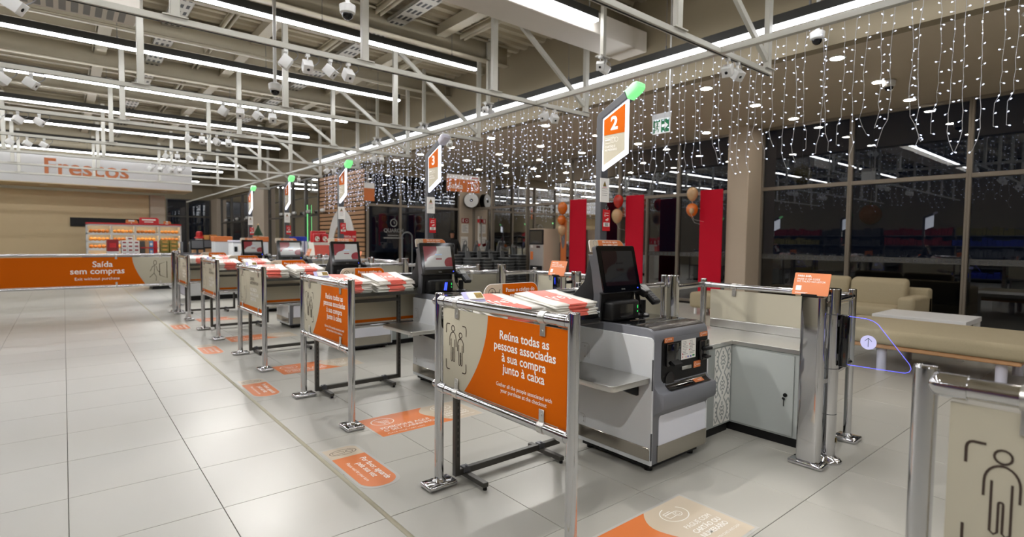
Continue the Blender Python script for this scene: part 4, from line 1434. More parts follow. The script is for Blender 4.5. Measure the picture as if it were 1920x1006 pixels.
def counter_set():
    a = thing('bagging_cabinet', (3.44, 2.2, 0), '', 'cabinet', 'patterned bagging cabinets')
    MB().box(3.20, 3.685, 1.99, 2.42, 0, .062).build('plinth', 'black', a)
    bd = MB().box(3.19, 3.696, 1.975, 2.42, .062, .628, .002, 1).build('body', 'cabinet', a)
    fr = XZ((0, 1.975, 0))
    flat('pattern_field', [[(3.474, .075), (3.69, .075), (3.69, .618), (3.474, .618)]], fr, 'print_white', bd, .0008)
    s = []
    for k in range(3):
        s += ornament(3.582, .075 + .181 * (k + .5), .181, .0115)
        for q in (-1, 1):
            s += ornament(3.582 + q * .0, .075 + .181 * (k + .5), .0, .001) if False else []
            s += stroke([(3.582 + q * .085, .075 + .181 * k + .012), (3.582 + q * .104, .075 + .181 * k + .05)], .01) + stroke([(3.582 + q * .085, .075 + .181 * (k + 1) - .012), (3.582 + q * .104, .075 + .181 * (k + 1) - .05)], .01)
    flat('pattern', s, fr, 'cabinet', bd, .0016)
    c = thing('locker_cabinet', (3.95, 1.95, 0), '', 'cabinet', 'grey locker cabinets')
    MB().box(3.715, 4.18, 1.515, 2.42, 0, .062).build('plinth', 'black', c)
    MB().box(3.70, 4.19, 1.50, 2.42, .062, .628, .002, 1).build('body', 'cabinet', c)
    d = MB().box(3.690, 3.6995, 1.535, 1.965, .075, .612, .002, 1).build('door', 'cabinet', c)
    MB().cyl((3.691, 1.585, .345), (3.682, 1.585, .345), .013, 18).cyl((3.682, 1.585, .345), (3.676, 1.585, .345), .008, 12).build('lock', 'black', d)
    MB().cyl((3.679, 1.59, .325), (3.679, 1.594, .318), .010, 12).box(3.678, 3.680, 1.588, 1.593, .27, .315).build('key', 'black', d)
    w = thing('steel_worktop', (3.7, 2.1, .63), '', 'worktop', 'steel bagging worktops')
    MB().prism([(3.182, 1.962), (3.684, 1.962), (3.684, 1.487), (4.20, 1.487), (4.20, 2.425), (3.182, 2.425)], 'z', .629, .659, .003, 1).build('slab', 'steel', w)
    MB().box(4.165, 4.20, 1.487, 2.425, .659, .73, .004, 1).build('upstand', 'steel', w)
    return a, c, w
cs0 = counter_set()
for n in range(5):
    labs = ('grey cabinet with white ornamental tile pattern beside the checkout under sign ' + NW[n], 'grey locker cabinet with keyed door right of the checkout under sign ' + NW[n], 'L-shaped brushed steel bagging worktop beside the checkout under sign ' + NW[n])
    for o, lab in zip(cs0, labs):
        if n == 0:
            o['label'] = lab
        else:
            dup(o, (0, PITCH_Y * n, 0), lab)

# ---------------------------------------------------------------- exit gate with wing
def exit_gate():
    t = thing('exit_gate', (3.6, 1.32, 0), '', 'gate', 'chrome exit gates')
    poly = rrect(3.452, 3.522, 1.28, 1.412, (.034, .034, .012, .012), 6)
    ca = MB().prism(poly, 'z', .03, 1.035, .003, 1).build('reader_case', 'chrome', t)
    plate('reader_glass', rrect(3.464, 3.510, 1.30, 1.40, .012), Frame((0, 0, 1.035), (1, 0, 0), (0, 1, 0)), 'black_gloss', ca, .002)
    MB().box(3.43, 3.545, 1.252, 1.452, 0, .03, .012, 3).build('base_plate', 'chrome', t)
    cy = MB().cyl((3.66, 1.31, .02), (3.66, 1.31, 1.075), .047, 28).lathe([(.047, 0), (.044, .006), (0, .006)], (3.66, 1.31, 1.075), 28).build('column', 'chrome', t)
    MB().lathe([(.085, 0), (.085, .012), (.075, .022), (.055, .03), (.048, .04)], (3.66, 1.31, 0), 28).build('round_base', 'chrome', cy)
    b = MB()
    for z in (.30, .585, .92):
        b.lathe([(.0475, 0), (.0475, .004)], (3.66, 1.31, z), 28)
    b.build('seams', 'grey_dark', cy)
    plate('warning_sticker', rrect(-.018, .018, .0, .03, .002), Frame((3.66 + .02, 1.31 - .0425, .12), (.906, .42, 0), (0, 0, 1)), M['gold'], cy, .002, .002)
    MB().box(3.52, 3.62, 1.30, 1.325, .50, .53, .003, 1).box(3.52, 3.62, 1.30, 1.325, .97, 1.0, .003, 1).build('link_bars', 'chrome', t)
    br = MB().box(3.642, 3.678, 1.212, 1.262, .605, .925, .008, 2).build('wing_bracket', 'black_gloss', t)
    MB().box(3.645, 3.675, 1.255, 1.28, .64, .68).box(3.645, 3.675, 1.255, 1.28, .85, .89).build('hinge', 'grey_dark', br)
    out = [(1.225, .918), (1.12, .913), (1.085, .903), (1.06, .886), (1.04, .86), (.90, .68), (.892, .656), (.90, .637), (.92, .627), (.95, .626), (1.225, .622)]
    wg = MB().prism(out, 'x', 3.655, 3.665).build('wing', 'wing', t, smooth=False)
    MB().tube([(3.66, p[0], p[1]) for p in out], .0019, 6).build('lit_edge', 'blue_led', wg)
    f = YZ((3.655, 1.105, .775))
    ds = plate('disc', arc(0, 0, .042, .042, 0, 360, 28)[:-1], f, M['arrow_disc'], wg, .0015)
    flat('arrow', stroke([(0, -.026), (0, .024)], .0032) + stroke([(-.018, .008), (0, .026), (.018, .008)], .0032), f, 'leaf', ds, .0022)
    # orange notice on a tilted holder
    fr = Frame((3.45, 1.465, 1.045), (0, -1, 0), (.33, 0, .94))
    nt = plate('notice', rrect(0, .205, 0, .138, .006), fr, 'orange_decal', t, .003)
    text('PARA SAIR,', .0165, fr, 'print_white', nt, align='LEFT', x=.018, y=.113, h=.0036, bold=.02)
    text('PASSE O QR CODE\nDO TALÃO NO LEITOR', .0155, fr, 'print_white', nt, align='LEFT', x=.018, y=.094, h=.0036, bold=.006)
    flat('white_label', [rrect(.018, .05, .026, .058, .004)], fr, 'paper', nt, .0036)
    flat('small_print', stroke([(.018, .014), (.09, .014)], .002) + stroke([(.018, .009), (.08, .009)], .002), fr, 'print_white', nt, .0036)
    MB().box(3.447, 3.457, 1.32, 1.41, 1.036, 1.052).build('notice_foot', 'black', nt)
    return t
M['arrow_disc'] = mat('frosted_disc', 'c6c6e6', .5, 0, .02, 8, emit=.35, emit_col='b9b9ff', nosample=True)
g0 = exit_gate()
g0['label'] = 'nearest chrome exit gate with blue-edged clear wing and orange notice'
for n in range(1, 5):
    dup(g0, (0, PITCH_Y * n, 0), 'chrome exit gate with orange notice beside the checkout under sign ' + NW[n])

def exit_railing():
    t = thing('exit_railing', (4.1, 2.0, 0), '', 'railing', 'chrome exit railings')
    for x, y, h, r in ((4.16, 1.365, 1.05, .025), (4.25, 2.54, 1.05, .025)):
        b = MB()
        chrome_post(b, x, y, h, r)
        b.build('post', 'chrome', t)
        base_plate(t, x, y, .15, .15)
    b = MB()
    chrome_post(b, 3.70, 2.475, 1.10, .047)
    b.build('thick_post', 'chrome', t)
    base_plate(t, 3.70, 2.475, .17, .1)
    b = MB()
    chrome_post(b, 3.80, 2.63, 1.09, .025)
    b.build('post', 'chrome', t)
    base_plate(t, 3.80, 2.64, .14, .10)
    rail(t, (3.712, 1.322, 1.0), (4.14, 1.365, 1.0))
    rail(t, (3.712, 1.322, .545), (4.14, 1.365, .545))
    rail(t, (4.165, 1.39, 1.0), (4.248, 2.515, 1.0))
    rail(t, (4.165, 1.39, .545), (4.248, 2.515, .545))
    rail(t, (3.745, 2.48, 1.0), (4.225, 2.537, 1.0))
    rail(t, (3.745, 2.48, .545), (4.225, 2.537, .545))
    MB().prism([(4.176, 1.44), (4.181, 1.44), (4.248, 2.47), (4.243, 2.47)], 'z', .57, .965).build('panel', 'beige_panel', t, smooth=False)
    MB().prism([(3.78, 1.332), (4.10, 1.364), (4.10, 1.369), (3.78, 1.337)], 'z', .57, .965).build('panel', 'beige_panel', t, smooth=False)
    for x, y in ((4.183, 1.62), (4.228, 2.25)):
        clip(t, (x, y, 1.0), 'y', -1)
    return t
r0 = exit_railing()
for n in range(5):
    lab = 'chrome exit railing with beige panels beside the checkout under sign ' + NW[n]
    if n == 0:
        r0['label'] = lab
    else:
        dup(r0, (0, PITCH_Y * n, 0), lab)

# ---------------------------------------------------------------- floor stickers
def cart_sticker(n):
    y0 = 1.195 + PITCH_Y * n
    lab = ['orange and beige cart-position sticker on the floor at the bottom edge', 'second orange cart-position floor sticker, behind the nearest barrier', 'third orange cart-position floor sticker, behind the second barrier', 'fourth orange cart-position floor sticker along the lanes', 'farthest orange cart-position floor sticker'][n]
    t = thing('floor_sticker', (2.08, y0 + .2, 0), lab, 'floor sticker', 'cart-position floor stickers')
    fr = Frame((1.66, y0, 0), (1, 0, 0), (0, 1, 0))
    plate('clear_border', rrect(-.015, .865, -.015, .43, .004), fr, 'clear_film', t, .0007, .0002)
    N = 14
    edge = []
    for k in range(N + 1):
        v = k / N
        edge.append((.44 + .17 * (1 - v) ** 2.2 + .10 * max(0, v - .62) ** 2 / .1444, .415 * v))
    flat('orange_field', [[(0, a[1]), a, c, (0, c[1])] for a, c in zip(edge, edge[1:])], fr, 'orange_decal', t, .0014)
    flat('beige_field', [[a, (.85, a[1]), (.85, c[1]), c] for a, c in zip(edge, edge[1:])], fr, 'beige_decal', t, .0014)
    s = ring(.135, .29, .085, .072, .006, 26) + stroke([(.085, .32), (.10, .32), (.125, .255), (.17, .255)], .005) + stroke([(.105, .308), (.185, .308), (.175, .272), (.118, .272)], .004)
    for k in range(4):
        s += stroke([(.12 + k * .016, .306), (.124 + k * .014, .274)], .003)
    s += ring(.13, .24, .006, .006, .003, 8) + ring(.165, .24, .006, .006, .003, 8)
    s += ring(.655, .315, .085, .062, .005, 26, 100, 400) + stroke([(.60, .345), (.66, .345)], .004) + stroke([(.60, .30), (.60, .345)], .004) + stroke([(.60, .332), (.66, .332)], .006) + stroke([(.60, .30), (.65, .30)], .004) + ring(.675, .31, .024, .022, .004, 16) + ring(.675, .31, .012, .012, .003, 10, 40, 320)
    flat('pictograms', s, fr, 'print_white', t, .002)
    text('POSICIONE AQUI\nO SEU CARRINHO', .056, fr, 'print_white', t, align='LEFT', x=.055, y=.135, h=.0022, bold=.008, sx=.9)
    text('PLACE YOUR CART HERE', .026, fr, 'print_white', t, align='LEFT', x=.055, y=.03, h=.0022)
    text('PAGUE COM', .042, fr, 'print_white', t, align='LEFT', x=.58, y=.19, h=.0022, sx=.88)
    text('CARTÃO OU\nNUMERÁRIO', .042, fr, 'print_white', t, align='LEFT', x=.58, y=.142, h=.0022, bold=.016, sx=.88)
    text('PAY WITH CARD AND CASH', .0205, fr, 'print_white', t, align='LEFT', x=.58, y=.055, h=.0022, sx=.88)
for n in range(5):
    cart_sticker(n)
def wait_sticker(n):
    y0 = 3.37 + PITCH_Y * n
    lab = ['nearest orange please-wait sticker on the floor beside the joint strip', 'second orange please-wait floor sticker beside the joint strip', 'third orange please-wait floor sticker beside the joint strip', 'farthest orange please-wait floor sticker beside the joint strip'][n]
    t = thing('wait_sticker', (1.34, y0 - .33, 0), lab, 'floor sticker', 'please-wait floor stickers')
    fr = Frame((1.232, y0, 0), (0, -1, 0), (1, 0, 0))
    plate('clear_border', rrect(-.018, .685, -.018, .23, (.012, .1, .1, .05), 6), fr, 'clear_film', t, .0007, .0002)
    flat('beige_field', [rrect(0, .17, 0, .212, (0, 0, 0, .05), 5)], fr, 'beige_decal', t, .0014)
    flat('orange_field', [rrect(.17, .668, 0, .212, (0, .1, .1, 0), 7)], fr, 'orange_decal', t, .0014)
    s = ring(.085, .105, .042, .085, .004, 24) + stroke([(.068, .04), (.102, .04), (.102, .11), (.068, .11), (.068, .04)], .004) + ring(.085, .145, .018, .022, .004, 14)
    flat('pictogram', s, fr, 'print_dark', t, .002)
    text('Por favor, aguarde\npela sua vez', .056, fr, 'print_white', t, x=.42, y=.148, h=.0022, bold=.012, line=.9, sx=.88)
    text('Please wait for your turn', .033, fr, 'print_white', t, x=.42, y=.045, h=.0022, sx=.9)
for n in range(4):
    wait_sticker(n)

# ================================================================== LOBBY
# ---- sofa
def cushion(b, x0, x1, y0, y1, z0, z1, bev=.05):
    b.box(x0, x1, y0, y1, z0, z1, bev, 4)
    return b
t = thing('sofa', (9.5, 3.1, 0), 'beige fabric sofa with loose back cushions in front of the lobby window', 'sofa')
cushion(MB(), 9.05, 9.95, 2.2, 4.05, .10, .30, .03).build('frame', 'sofa', t)
cushion(MB(), 9.02, 9.72, 2.42, 3.24, .30, .46, .05).build('seat_cushion', 'sofa', t)
cushion(MB(), 9.02, 9.72, 3.25, 4.05, .30, .46, .05).build('seat_cushion', 'sofa', t)
for y0, y1 in ((2.44, 3.2), (3.22, 4.02)):
    o = MB().obox((9.68, (y0 + y1) / 2, .64), (.09, 0, .02), (0, (y1 - y0) / 2, 0), (.05, 0, .20), .06, 4).build('back_cushion', 'sofa', t)
cushion(MB(), 9.75, 9.95, 2.2, 4.05, .30, .72, .04).build('backrest', 'sofa', t)
cushion(MB(), 9.05, 9.95, 2.2, 2.41, .28, .62, .05).build('armrest', 'sofa', t)
for x in (9.1, 9.88):
    for y in (2.28, 3.98):
        MB().cyl((x, y, 0), (x, y, .11), .03, 12).build('leg', 'white_metal', t)
t = thing('sofa', (10.1, 6.0, 0), 'end of another beige upholstered seat showing behind the chrome posts', 'sofa')
cushion(MB(), 9.25, 9.85, 4.95, 5.84, .12, .42, .06).build('seat', 'sofa', t)
for x in (9.33, 9.77):
    for y in (5.05, 5.74):
        MB().cyl((x, y, 0), (x, y, .13), .025, 12).build('leg', 'white_metal', t)
# ---- daybed
t = thing('daybed', (7.2, 1.7, 0), 'low beige daybed with ribbed mattress on thick grey legs near the gate', 'daybed')
cushion(MB(), 6.62, 7.85, .75, 2.52, .30, .46, .05).build('mattress', 'sofa', t)
MB().box(6.66, 7.81, .8, 2.42, .255, .30, .01, 1).build('frame', 'wood', t)
for x in (6.78, 7.7):
    for y in (.95, 1.92):
        MB().cyl((x, y, 0), (x, y, .26), .045, 18).build('leg', 'grey_lamp', t)
# ---- coffee table
t = thing('coffee_table', (8.4, 2.1, 0), 'plain white low table between the sofa and the daybed', 'table')
MB().box(8.02, 8.85, 1.45, 2.40, .41, .47, .004, 1).build('top', 'white_lam', t)
for x in (8.05, 8.82):
    for y in (1.49, 2.36):
        MB().box(x - .03, x + .03, y - .03, y + .03, 0, .41, .003, 1).build('leg', 'white_lam', t)
# ---- red banners
def banner(y0, y1, label):
    t = thing('red_banner', (10.36, (y0 + y1) / 2, 0), label, 'banner', 'tall red banners by the windows')
    MB().box(10.345, 10.375, y0, y1, .012, 2.46, .003, 1).build('board', 'red', t)
    MB().box(10.22, 10.50, y0 + .03, y1 - .03, 0, .012, .003, 1).build('base', 'grey_dark', t)
banner(5.82, 6.32, 'tall plain red banner beside the taupe column')
banner(7.77, 8.28, 'tall plain red banner in the middle of the three')
banner(9.56, 10.13, 'tall plain red banner beside the coin machine')
def balloon(c, r, m, label, sz=1.2):
    t = thing('balloon', (c[0], c[1], c[2] - r * sz), label, 'balloon', 'balloons beside the red banners')
    prof = []
    for k in range(13):
        a = PI * k / 12
        z = -math.cos(a)
        rr = math.sin(a) * (1 + .12 * z)
        prof.append((rr * r if 0 < k < 12 else 0, z * r * sz))
    MB().lathe(prof, c, 20).build('skin', m, t)
    MB().lathe([(.0, -.03), (.014, -.03), (.006, -.012), (.014, 0)], (c[0], c[1], c[2] - r * sz + .008), 8).build('knot', m, t)
    MB().tube([(c[0], c[1], c[2] - r * sz - .02), (c[0] + .02, c[1] - .05, c[2] - r * sz - .12), (10.36, c[1] - .14, c[2] - r * sz - .16)], .002, 5).build('ribbon', 'print_white', t)
balloon((10.24, 6.44, 2.38), .115, 'balloon_beige', 'beige balloon at the top left of the banner beside the column', 1.3)
balloon((10.24, 6.44, 2.05), .12, 'balloon_orange', 'orange balloon below the beige one beside the column banner')
balloon((10.10, 6.36, 2.02), .05, 'balloon_beige', 'tiny beige balloon in front of the orange one by the column banner')
balloon((10.24, 8.42, 2.33), .12, 'balloon_red', 'red balloon at the top of the middle banner', 1.35)
balloon((10.24, 8.45, 1.98), .13, 'balloon_beige', 'beige balloon below the red one by the middle banner', 1.35)
balloon((10.24, 10.30, 2.24), .13, 'balloon_orange', 'orange balloon at the top of the banner beside the coin machine', 1.3)
balloon((10.24, 10.33, 1.93), .11, 'balloon_orange', 'small orange balloon lowest by the banner beside the coin machine')
balloon((10.28, 10.34, 1.66), .12, 'balloon_beige', 'beige-brown balloon under the orange ones beside the coin machine')
def lantern(c, r, m, label):
    t = thing('hanging_ball', c, label, 'decoration', 'hanging balls outside the windows')
    MB().sphere(c, r, 20, 14).build('ball', m, t)
    MB().lathe([(.02, 0), (.02, .03)], (c[0], c[1], c[2] + r - .005), 10).build('cap', 'gold', t)
    MB().cyl((c[0], c[1], c[2] + r + .02), (c[0], c[1], 5.2), .004, 5).build('cord', 'cable', t)
lantern((12.3, 5.10, 2.85), .2, 'gold', 'large gold ball outside the window right of the column')
lantern((12.3, 3.78, 1.95), .2, 'balloon_red', 'dull red ball outside the window behind the sofa')
lantern((12.3, 9.7, 3.4), .2, 'gold', 'yellow ball outside the window behind sign two')
lantern((12.3, 12.3, 3.3), .2, 'balloon_red', 'red ball outside the window left of sign two')
# ---- emergency exit sign
t = thing('exit_sign', (6.76, 4.8, 2.95), 'green and white running-man exit sign hanging on a white rod', 'sign')
MB().box(6.75, 6.77, 4.63, 4.95, 3.16, 3.235, .003, 1).build('bracket', 'white_metal', t)
MB().cyl((6.76, 4.66, 3.23), (6.76, 4.66, ZR), .012, 10).build('rod', 'white_metal', t)
pn = MB().box(6.752, 6.768, 4.64, 4.94, 2.945, 3.16, .002, 1).build('panel', 'exit_white', t)
fr = YZ((6.752, 4.94, 2.945))
flat('green_field', [[(.15, .012), (.288, .012), (.288, .20), (.15, .20)], [(.012, .012), (.045, .012), (.045, .20), (.012, .20)], [(.045, .165), (.135, .165), (.135, .20), (.045, .20)]], fr, 'exit_green', pn, .001)
flat('running_man', ring(.09, .145, .012, .012, .014, 10) + stroke([(.088, .128), (.082, .085), (.105, .055), (.10, .02)], .018) + stroke([(.082, .088), (.062, .055), (.048, .05)], .014) + stroke([(.086, .12), (.112, .10), (.128, .112)], .01) + stroke([(.086, .12), (.064, .102), (.056, .08)], .01), fr, 'exit_green', pn, .0015)
flat('arrow', [[(.165, .09), (.215, .09), (.215, .125), (.165, .125)]] + [[(.21, .055), (.272, .1075), (.21, .16)]], fr, 'exit_white', pn, .0018)
# ---- hanging orange signs
t = thing('hanging_sign', (7.54, 11, 2.54), 'orange and white hanging exit sign reading Saída with an arrow ring', 'sign')
MB().box(7.06, 8.02, 11, 11.012, 2.54, 2.945).build('panel', 'orange_decal', t, smooth=False)
fr = XZ((7.06, 11, 2.54))
flat('white_band', [[(0, .30), (.96, .30), (.96, .405), (0, .405)]], fr, 'print_white', t, .0015)
text('Saída', .20, fr, 'print_white', t, align='LEFT', x=.05, y=.07, h=.002, bold=.008)
flat('arrow_ring', ring(.82, .15, .105, .105, .018, 26) + stroke([(.82, .09), (.82, .17)], .035) + [[(.765, .15), (.875, .15), (.82, .215)]], fr, 'print_white', t, .002)
flat('red_print', stroke([(.66, .355), (.92, .355)], .022), fr, 'red_gloss', t, .002)
MB().cyl((7.2, 11.006, 2.945), (7.2, 11.006, ZL), .003, 5).cyl((7.9, 11.006, 2.945), (7.9, 11.006, ZL), .003, 5).build('wires', 'cable', t)
t = thing('hanging_sign', (6.02, 13, 2.34), 'narrow orange hanging sign beside the wooden slat wall', 'sign')
MB().box(5.88, 6.16, 13, 13.012, 2.34, 2.80).build('panel', 'orange_decal', t, smooth=False)
flat('white_band', [[(0, .32), (.28, .32), (.28, .46), (0, .46)]], XZ((5.88, 13, 2.34)), 'print_white', t, .0015)
MB().cyl((5.95, 13.006, 2.80), (5.95, 13.006, ZR), .003, 5).cyl((6.1, 13.006, 2.80), (6.1, 13.006, ZR), .003, 5).build('wires', 'cable', t)
# ---- column: hose reel, fire notices
t = thing('hose_reel', (10.75, 15.2, 2.73), 'round hose reel with beige face and black rim on the vestibule column', 'hose reel')
ax = Vector((-.45, -.89, 0))
c = Vector((10.78, 15.30, 2.73))
MB().cyl(c, c + ax * .16, .25, 32).build('drum', 'black', t)
b = MB().cyl(c + ax * .155, c + ax * .175, .245, 32)
b.build('face', 'side_panel', t)
MB().cyl(c + ax * .17, c + ax * .20, .05, 18).build('hub', 'black', t)
t = thing('fire_notice', (10.6, YV - .03, 2.0), 'red fire-equipment sign on the vestibule column', 'sign')
MB().box(10.53, 10.83, YV - .032, YV - .022, 1.97, 2.13).build('panel', 'red_dark', t, smooth=False)
flat('symbols', [[(.04, .03), (.085, .03), (.085, .13), (.04, .13)]] + ring(.21, .08, .045, .045, .018, 16) + stroke([(.03, .145), (.12, .145)], .006), XZ((10.53, YV - .032, 1.97)), 'print_white', t, .001)
for nm, q, lab in (('notice_sheet', (10.53, 10.82, 1.62, 1.93), 'pale green notice below the red fire sign'), ('notice_sheet', (10.50, 10.80, 1.02, 1.50), 'white printed notice lowest on the vestibule column')):
    t = tag(MB().box(q[0], q[1], YV - .03, YV - .022, q[2], q[3]).build(nm, 'paper', loc=(q[0], YV - .025, q[2]), smooth=False), lab, 'notice')
    flat('fine_print', [s for k in range(7) for s in stroke([(.03, .06 + k * (q[3] - q[2]) / 9), (.24 - .03 * (k % 3), .06 + k * (q[3] - q[2]) / 9)], .012)], XZ((q[0], YV - .03, q[2])), 'print_grey', t, .001)
t = thing('fire_hose', (11.0, 15.2, 1.2), 'red and white fire hose fittings hanging beside the vestibule column', 'hose')
MB().tube([(10.98, 15.1, 2.2), (10.98, 15.1, 1.35), (10.96, 15.08, 1.25), (10.92, 15.02, 1.22), (10.9, 14.94, 1.27), (10.9, 14.92, 1.4)], .025, 8).build('hose', 'paper', t)
MB().cyl((10.98, 15.1, 1.98), (10.98, 15.1, 2.1), .045, 12).cyl((10.95, 15.05, 1.2), (10.89, 14.93, 1.24), .05, 12).build('valves', 'red_gloss', t)
# ---- coin machine
t = thing('coin_machine', (10.2, 10.93, 0), 'grey coin machine with dark screen and brown side by the windows', 'machine')
bd = MB().box(9.9, 10.49, 10.64, 11.22, 0, 1.70, .012, 2).build('body', 'column', t)
fr = YZ((9.9, 11.22, 0))
plate('front_panel', rrect(.02, .56, .05, 1.30, .01), fr, 'steel', t, .012)
sc = plate('screen', rrect(.015, .565, 1.27, 1.68, .015), fr, 'black', t, .03)
flat('display', [rrect(.05, .53, 1.31, 1.64, .005)], fr, M['display_paint_dark'], sc, .031)
plate('coin_slot', rrect(.30, .44, 1.18, 1.24, .01), fr, 'black_gloss', t, .01, .012)
plate('camera_plate', rrect(.08, .15, 1.19, 1.26, .005), fr, 'paper', t, .006, .012)
plate('orange_label', rrect(.05, .16, .86, 1.08, .005), fr, 'orange_decal', t, .003, .012)
plate('reject_tray', rrect(.05, .53, .52, .70, .02), fr, 'black', t, .01, .012)
t = thing('brochure_stand', (10.1, 10.4, 0), 'slim orange brochure board leaning beside the red banner', 'board')
MB().box(10.30, 10.33, 10.22, 10.42, .01, 1.95, .004, 1).build('board', 'orange_decal', t)
MB().box(10.2, 10.42, 10.24, 10.40, 0, .01).build('base', 'grey_dark', t)
flat('oval', [arc(.10, 1.45, .07, .28, 0, 360, 20)[:-1]], YZ((10.30, 10.42, 0)), 'grey_frame', t, .002)
# ---- basket stacks
def basket_mesh():
    b = MB()
    w, d, h = .155, .22, .19
    lv = [(.80, 0), (.84, .01), (1.0, h), (1.07, h), (1.07, h - .02), (1.0, h - .022), (.97, h - .03), (.80, .014)]
    rings = []
    for s, z in lv:
        rings.append([b.bm.verts.new((x * s, y * s, z)) for x, y in rrect(-w, w, -d, d, .04, 3)])
    for A, B in zip(rings, rings[1:]):
        n = len(A)
        for i in range(n):
            b.bm.faces.new((A[i], A[(i + 1) % n], B[(i + 1) % n], B[i]))
    b.bm.faces.new(rings[0][::-1])
    b.bm.faces.new(rings[-1])
    me = b.mesh('shopping_basket')
    me.materials.append(M['basket'])
    return me
bk = basket_mesh()
def handle_mesh():
    b = MB()
    pts = [(-.11, 0, .15), (-.075, 0, .40), (-.06, 0, .47), (-.03, 0, .505), (.03, 0, .505), (.06, 0, .47), (.075, 0, .40), (.11, 0, .15)]
    b.tube(pts, .014, 6)
    b.prism([(-.10, .17), (.10, .17), (.072, .40), (-.072, .40)], 'y', -.006, .006)
    me = b.mesh('handle')
    me.materials.append(M['basket'])
    return me
hd = handle_mesh()
stacks = [(8.62, 13.05, 10, .04), (8.82, 12.45, 9, -.03), (9.04, 13.05, 11, -.04), (9.24, 12.45, 9, .05), (9.46, 13.06, 11, .03), (9.66, 12.46, 8, -.04), (9.88, 13.05, 11, .04), (10.08, 12.45, 9, .03), (10.32, 13.05, 11, -.04), (10.5, 12.42, 10, .04)]
ords = ['first', 'second', 'third', 'fourth', 'fifth', 'sixth', 'seventh', 'eighth', 'ninth', 'tenth']
for s, (x, y, n, a) in enumerate(stacks):
    for k in range(n):
        o = bpy.data.objects.new('shopping_basket', bk)
        COL.objects.link(o)
        o.location = (x, y, .001 + k * .085)
        o.rotation_euler = (0, 0, a)
        top = k == n - 1
        tag(o, ('topmost grey shopping basket with raised handle, %s stack from the person' if top else 'grey plastic shopping basket nested low in the %s stack from the person') % ords[s], 'basket', 'stacked grey shopping baskets')
        if top:
            q = bpy.data.objects.new('handle', hd)
            COL.objects.link(q)
            q.parent = o
            q.rotation_euler = (.16 * (-1) ** s, 0, .35)
            q.location = (0, .14, 0)
# ---- security pedestal by the doors
for x, lab in ((7.64, 'clear arched anti-theft pedestal standing before the entrance doors'),):
    t = thing('security_pedestal', (x, 14, 0), lab, 'pedestal')
    pts = [(x - .16, 14, .06), (x - .16, 14, 1.45)] + [(x - .16 * math.cos(math.radians(q)), 14, 1.45 + .13 * math.sin(math.radians(q))) for q in range(20, 180, 20)] + [(x + .16, 14, 1.45), (x + .16, 14, .06)]
    MB().tube(pts, .022, 8).build('arch', 'basket', t)
    MB().box(x - .145, x + .145, 13.995, 14.005, .06, 1.5).build('clear_panel', 'acrylic', t, smooth=False)
    MB().box(x - .22, x + .22, 13.9, 14.1, 0, .06, .01, 2).build('foot', 'grey_dark', t)
# ---- lettering on the entrance glass
t = thing('glass_lettering', (7.8, YV - .07, 1.5), 'white ring logo and lettering on the entrance glass', 'lettering')
fr = XZ((7.95, YV - .075, 1.62))
flat('ring_logo', ring(0, .27, .11, .11, .03, 22) + stroke([(-.02, .30), (.03, .30), (.03, .25), (0, .24)], .02), fr, 'print_grey', t, 0)
text('QUARCH', .16, fr, 'print_grey', t, x=0, y=-.02, h=0, bold=.02)
flat('small_lines', stroke([(-.20, -.12), (.2, -.12)], .02) + stroke([(-.34, -.20), (.34, -.20)], .035), fr, 'print_grey', t, 0)
# ---- ceiling cameras
def dome(x, y, z, ztop, label, rod=True):
    t = thing('dome_camera', (x, y, z), label, 'camera', 'white dome cameras')
    MB().lathe([(.045, 0), (.075, .02), (.08, .09), (.05, .11)], (x, y, z), 20).build('housing', 'white_metal', t)
    prof = [(0, -.055)] + [(.055 * math.sin(math.radians(a)), .0 - .055 * math.cos(math.radians(a))) for a in (20, 40, 60, 80)]
    MB().lathe(prof + [(.055, .01)], (x, y, z + .005), 18).build('lens_dome', 'lens_black', t)
    if rod:
        MB().cyl((x, y, z + .10), (x, y, ztop), .022, 12).build('rod', 'white_metal', t)
dome(2.14, 7.4, 3.24, ZR, 'white dome camera on a rod, left of the ceiling centre')
dome(2.25, 5.35, 3.6, 4.2, 'white dome camera on a rod above the row of spotlights')
dome(6.76, 2.69, 3.70, ZR, 'white dome camera behind the light strip at the upper right')
dome(9.05, 2.62, ZL - .105, ZL, 'white dome camera flush under the lobby ceiling at the right', False)

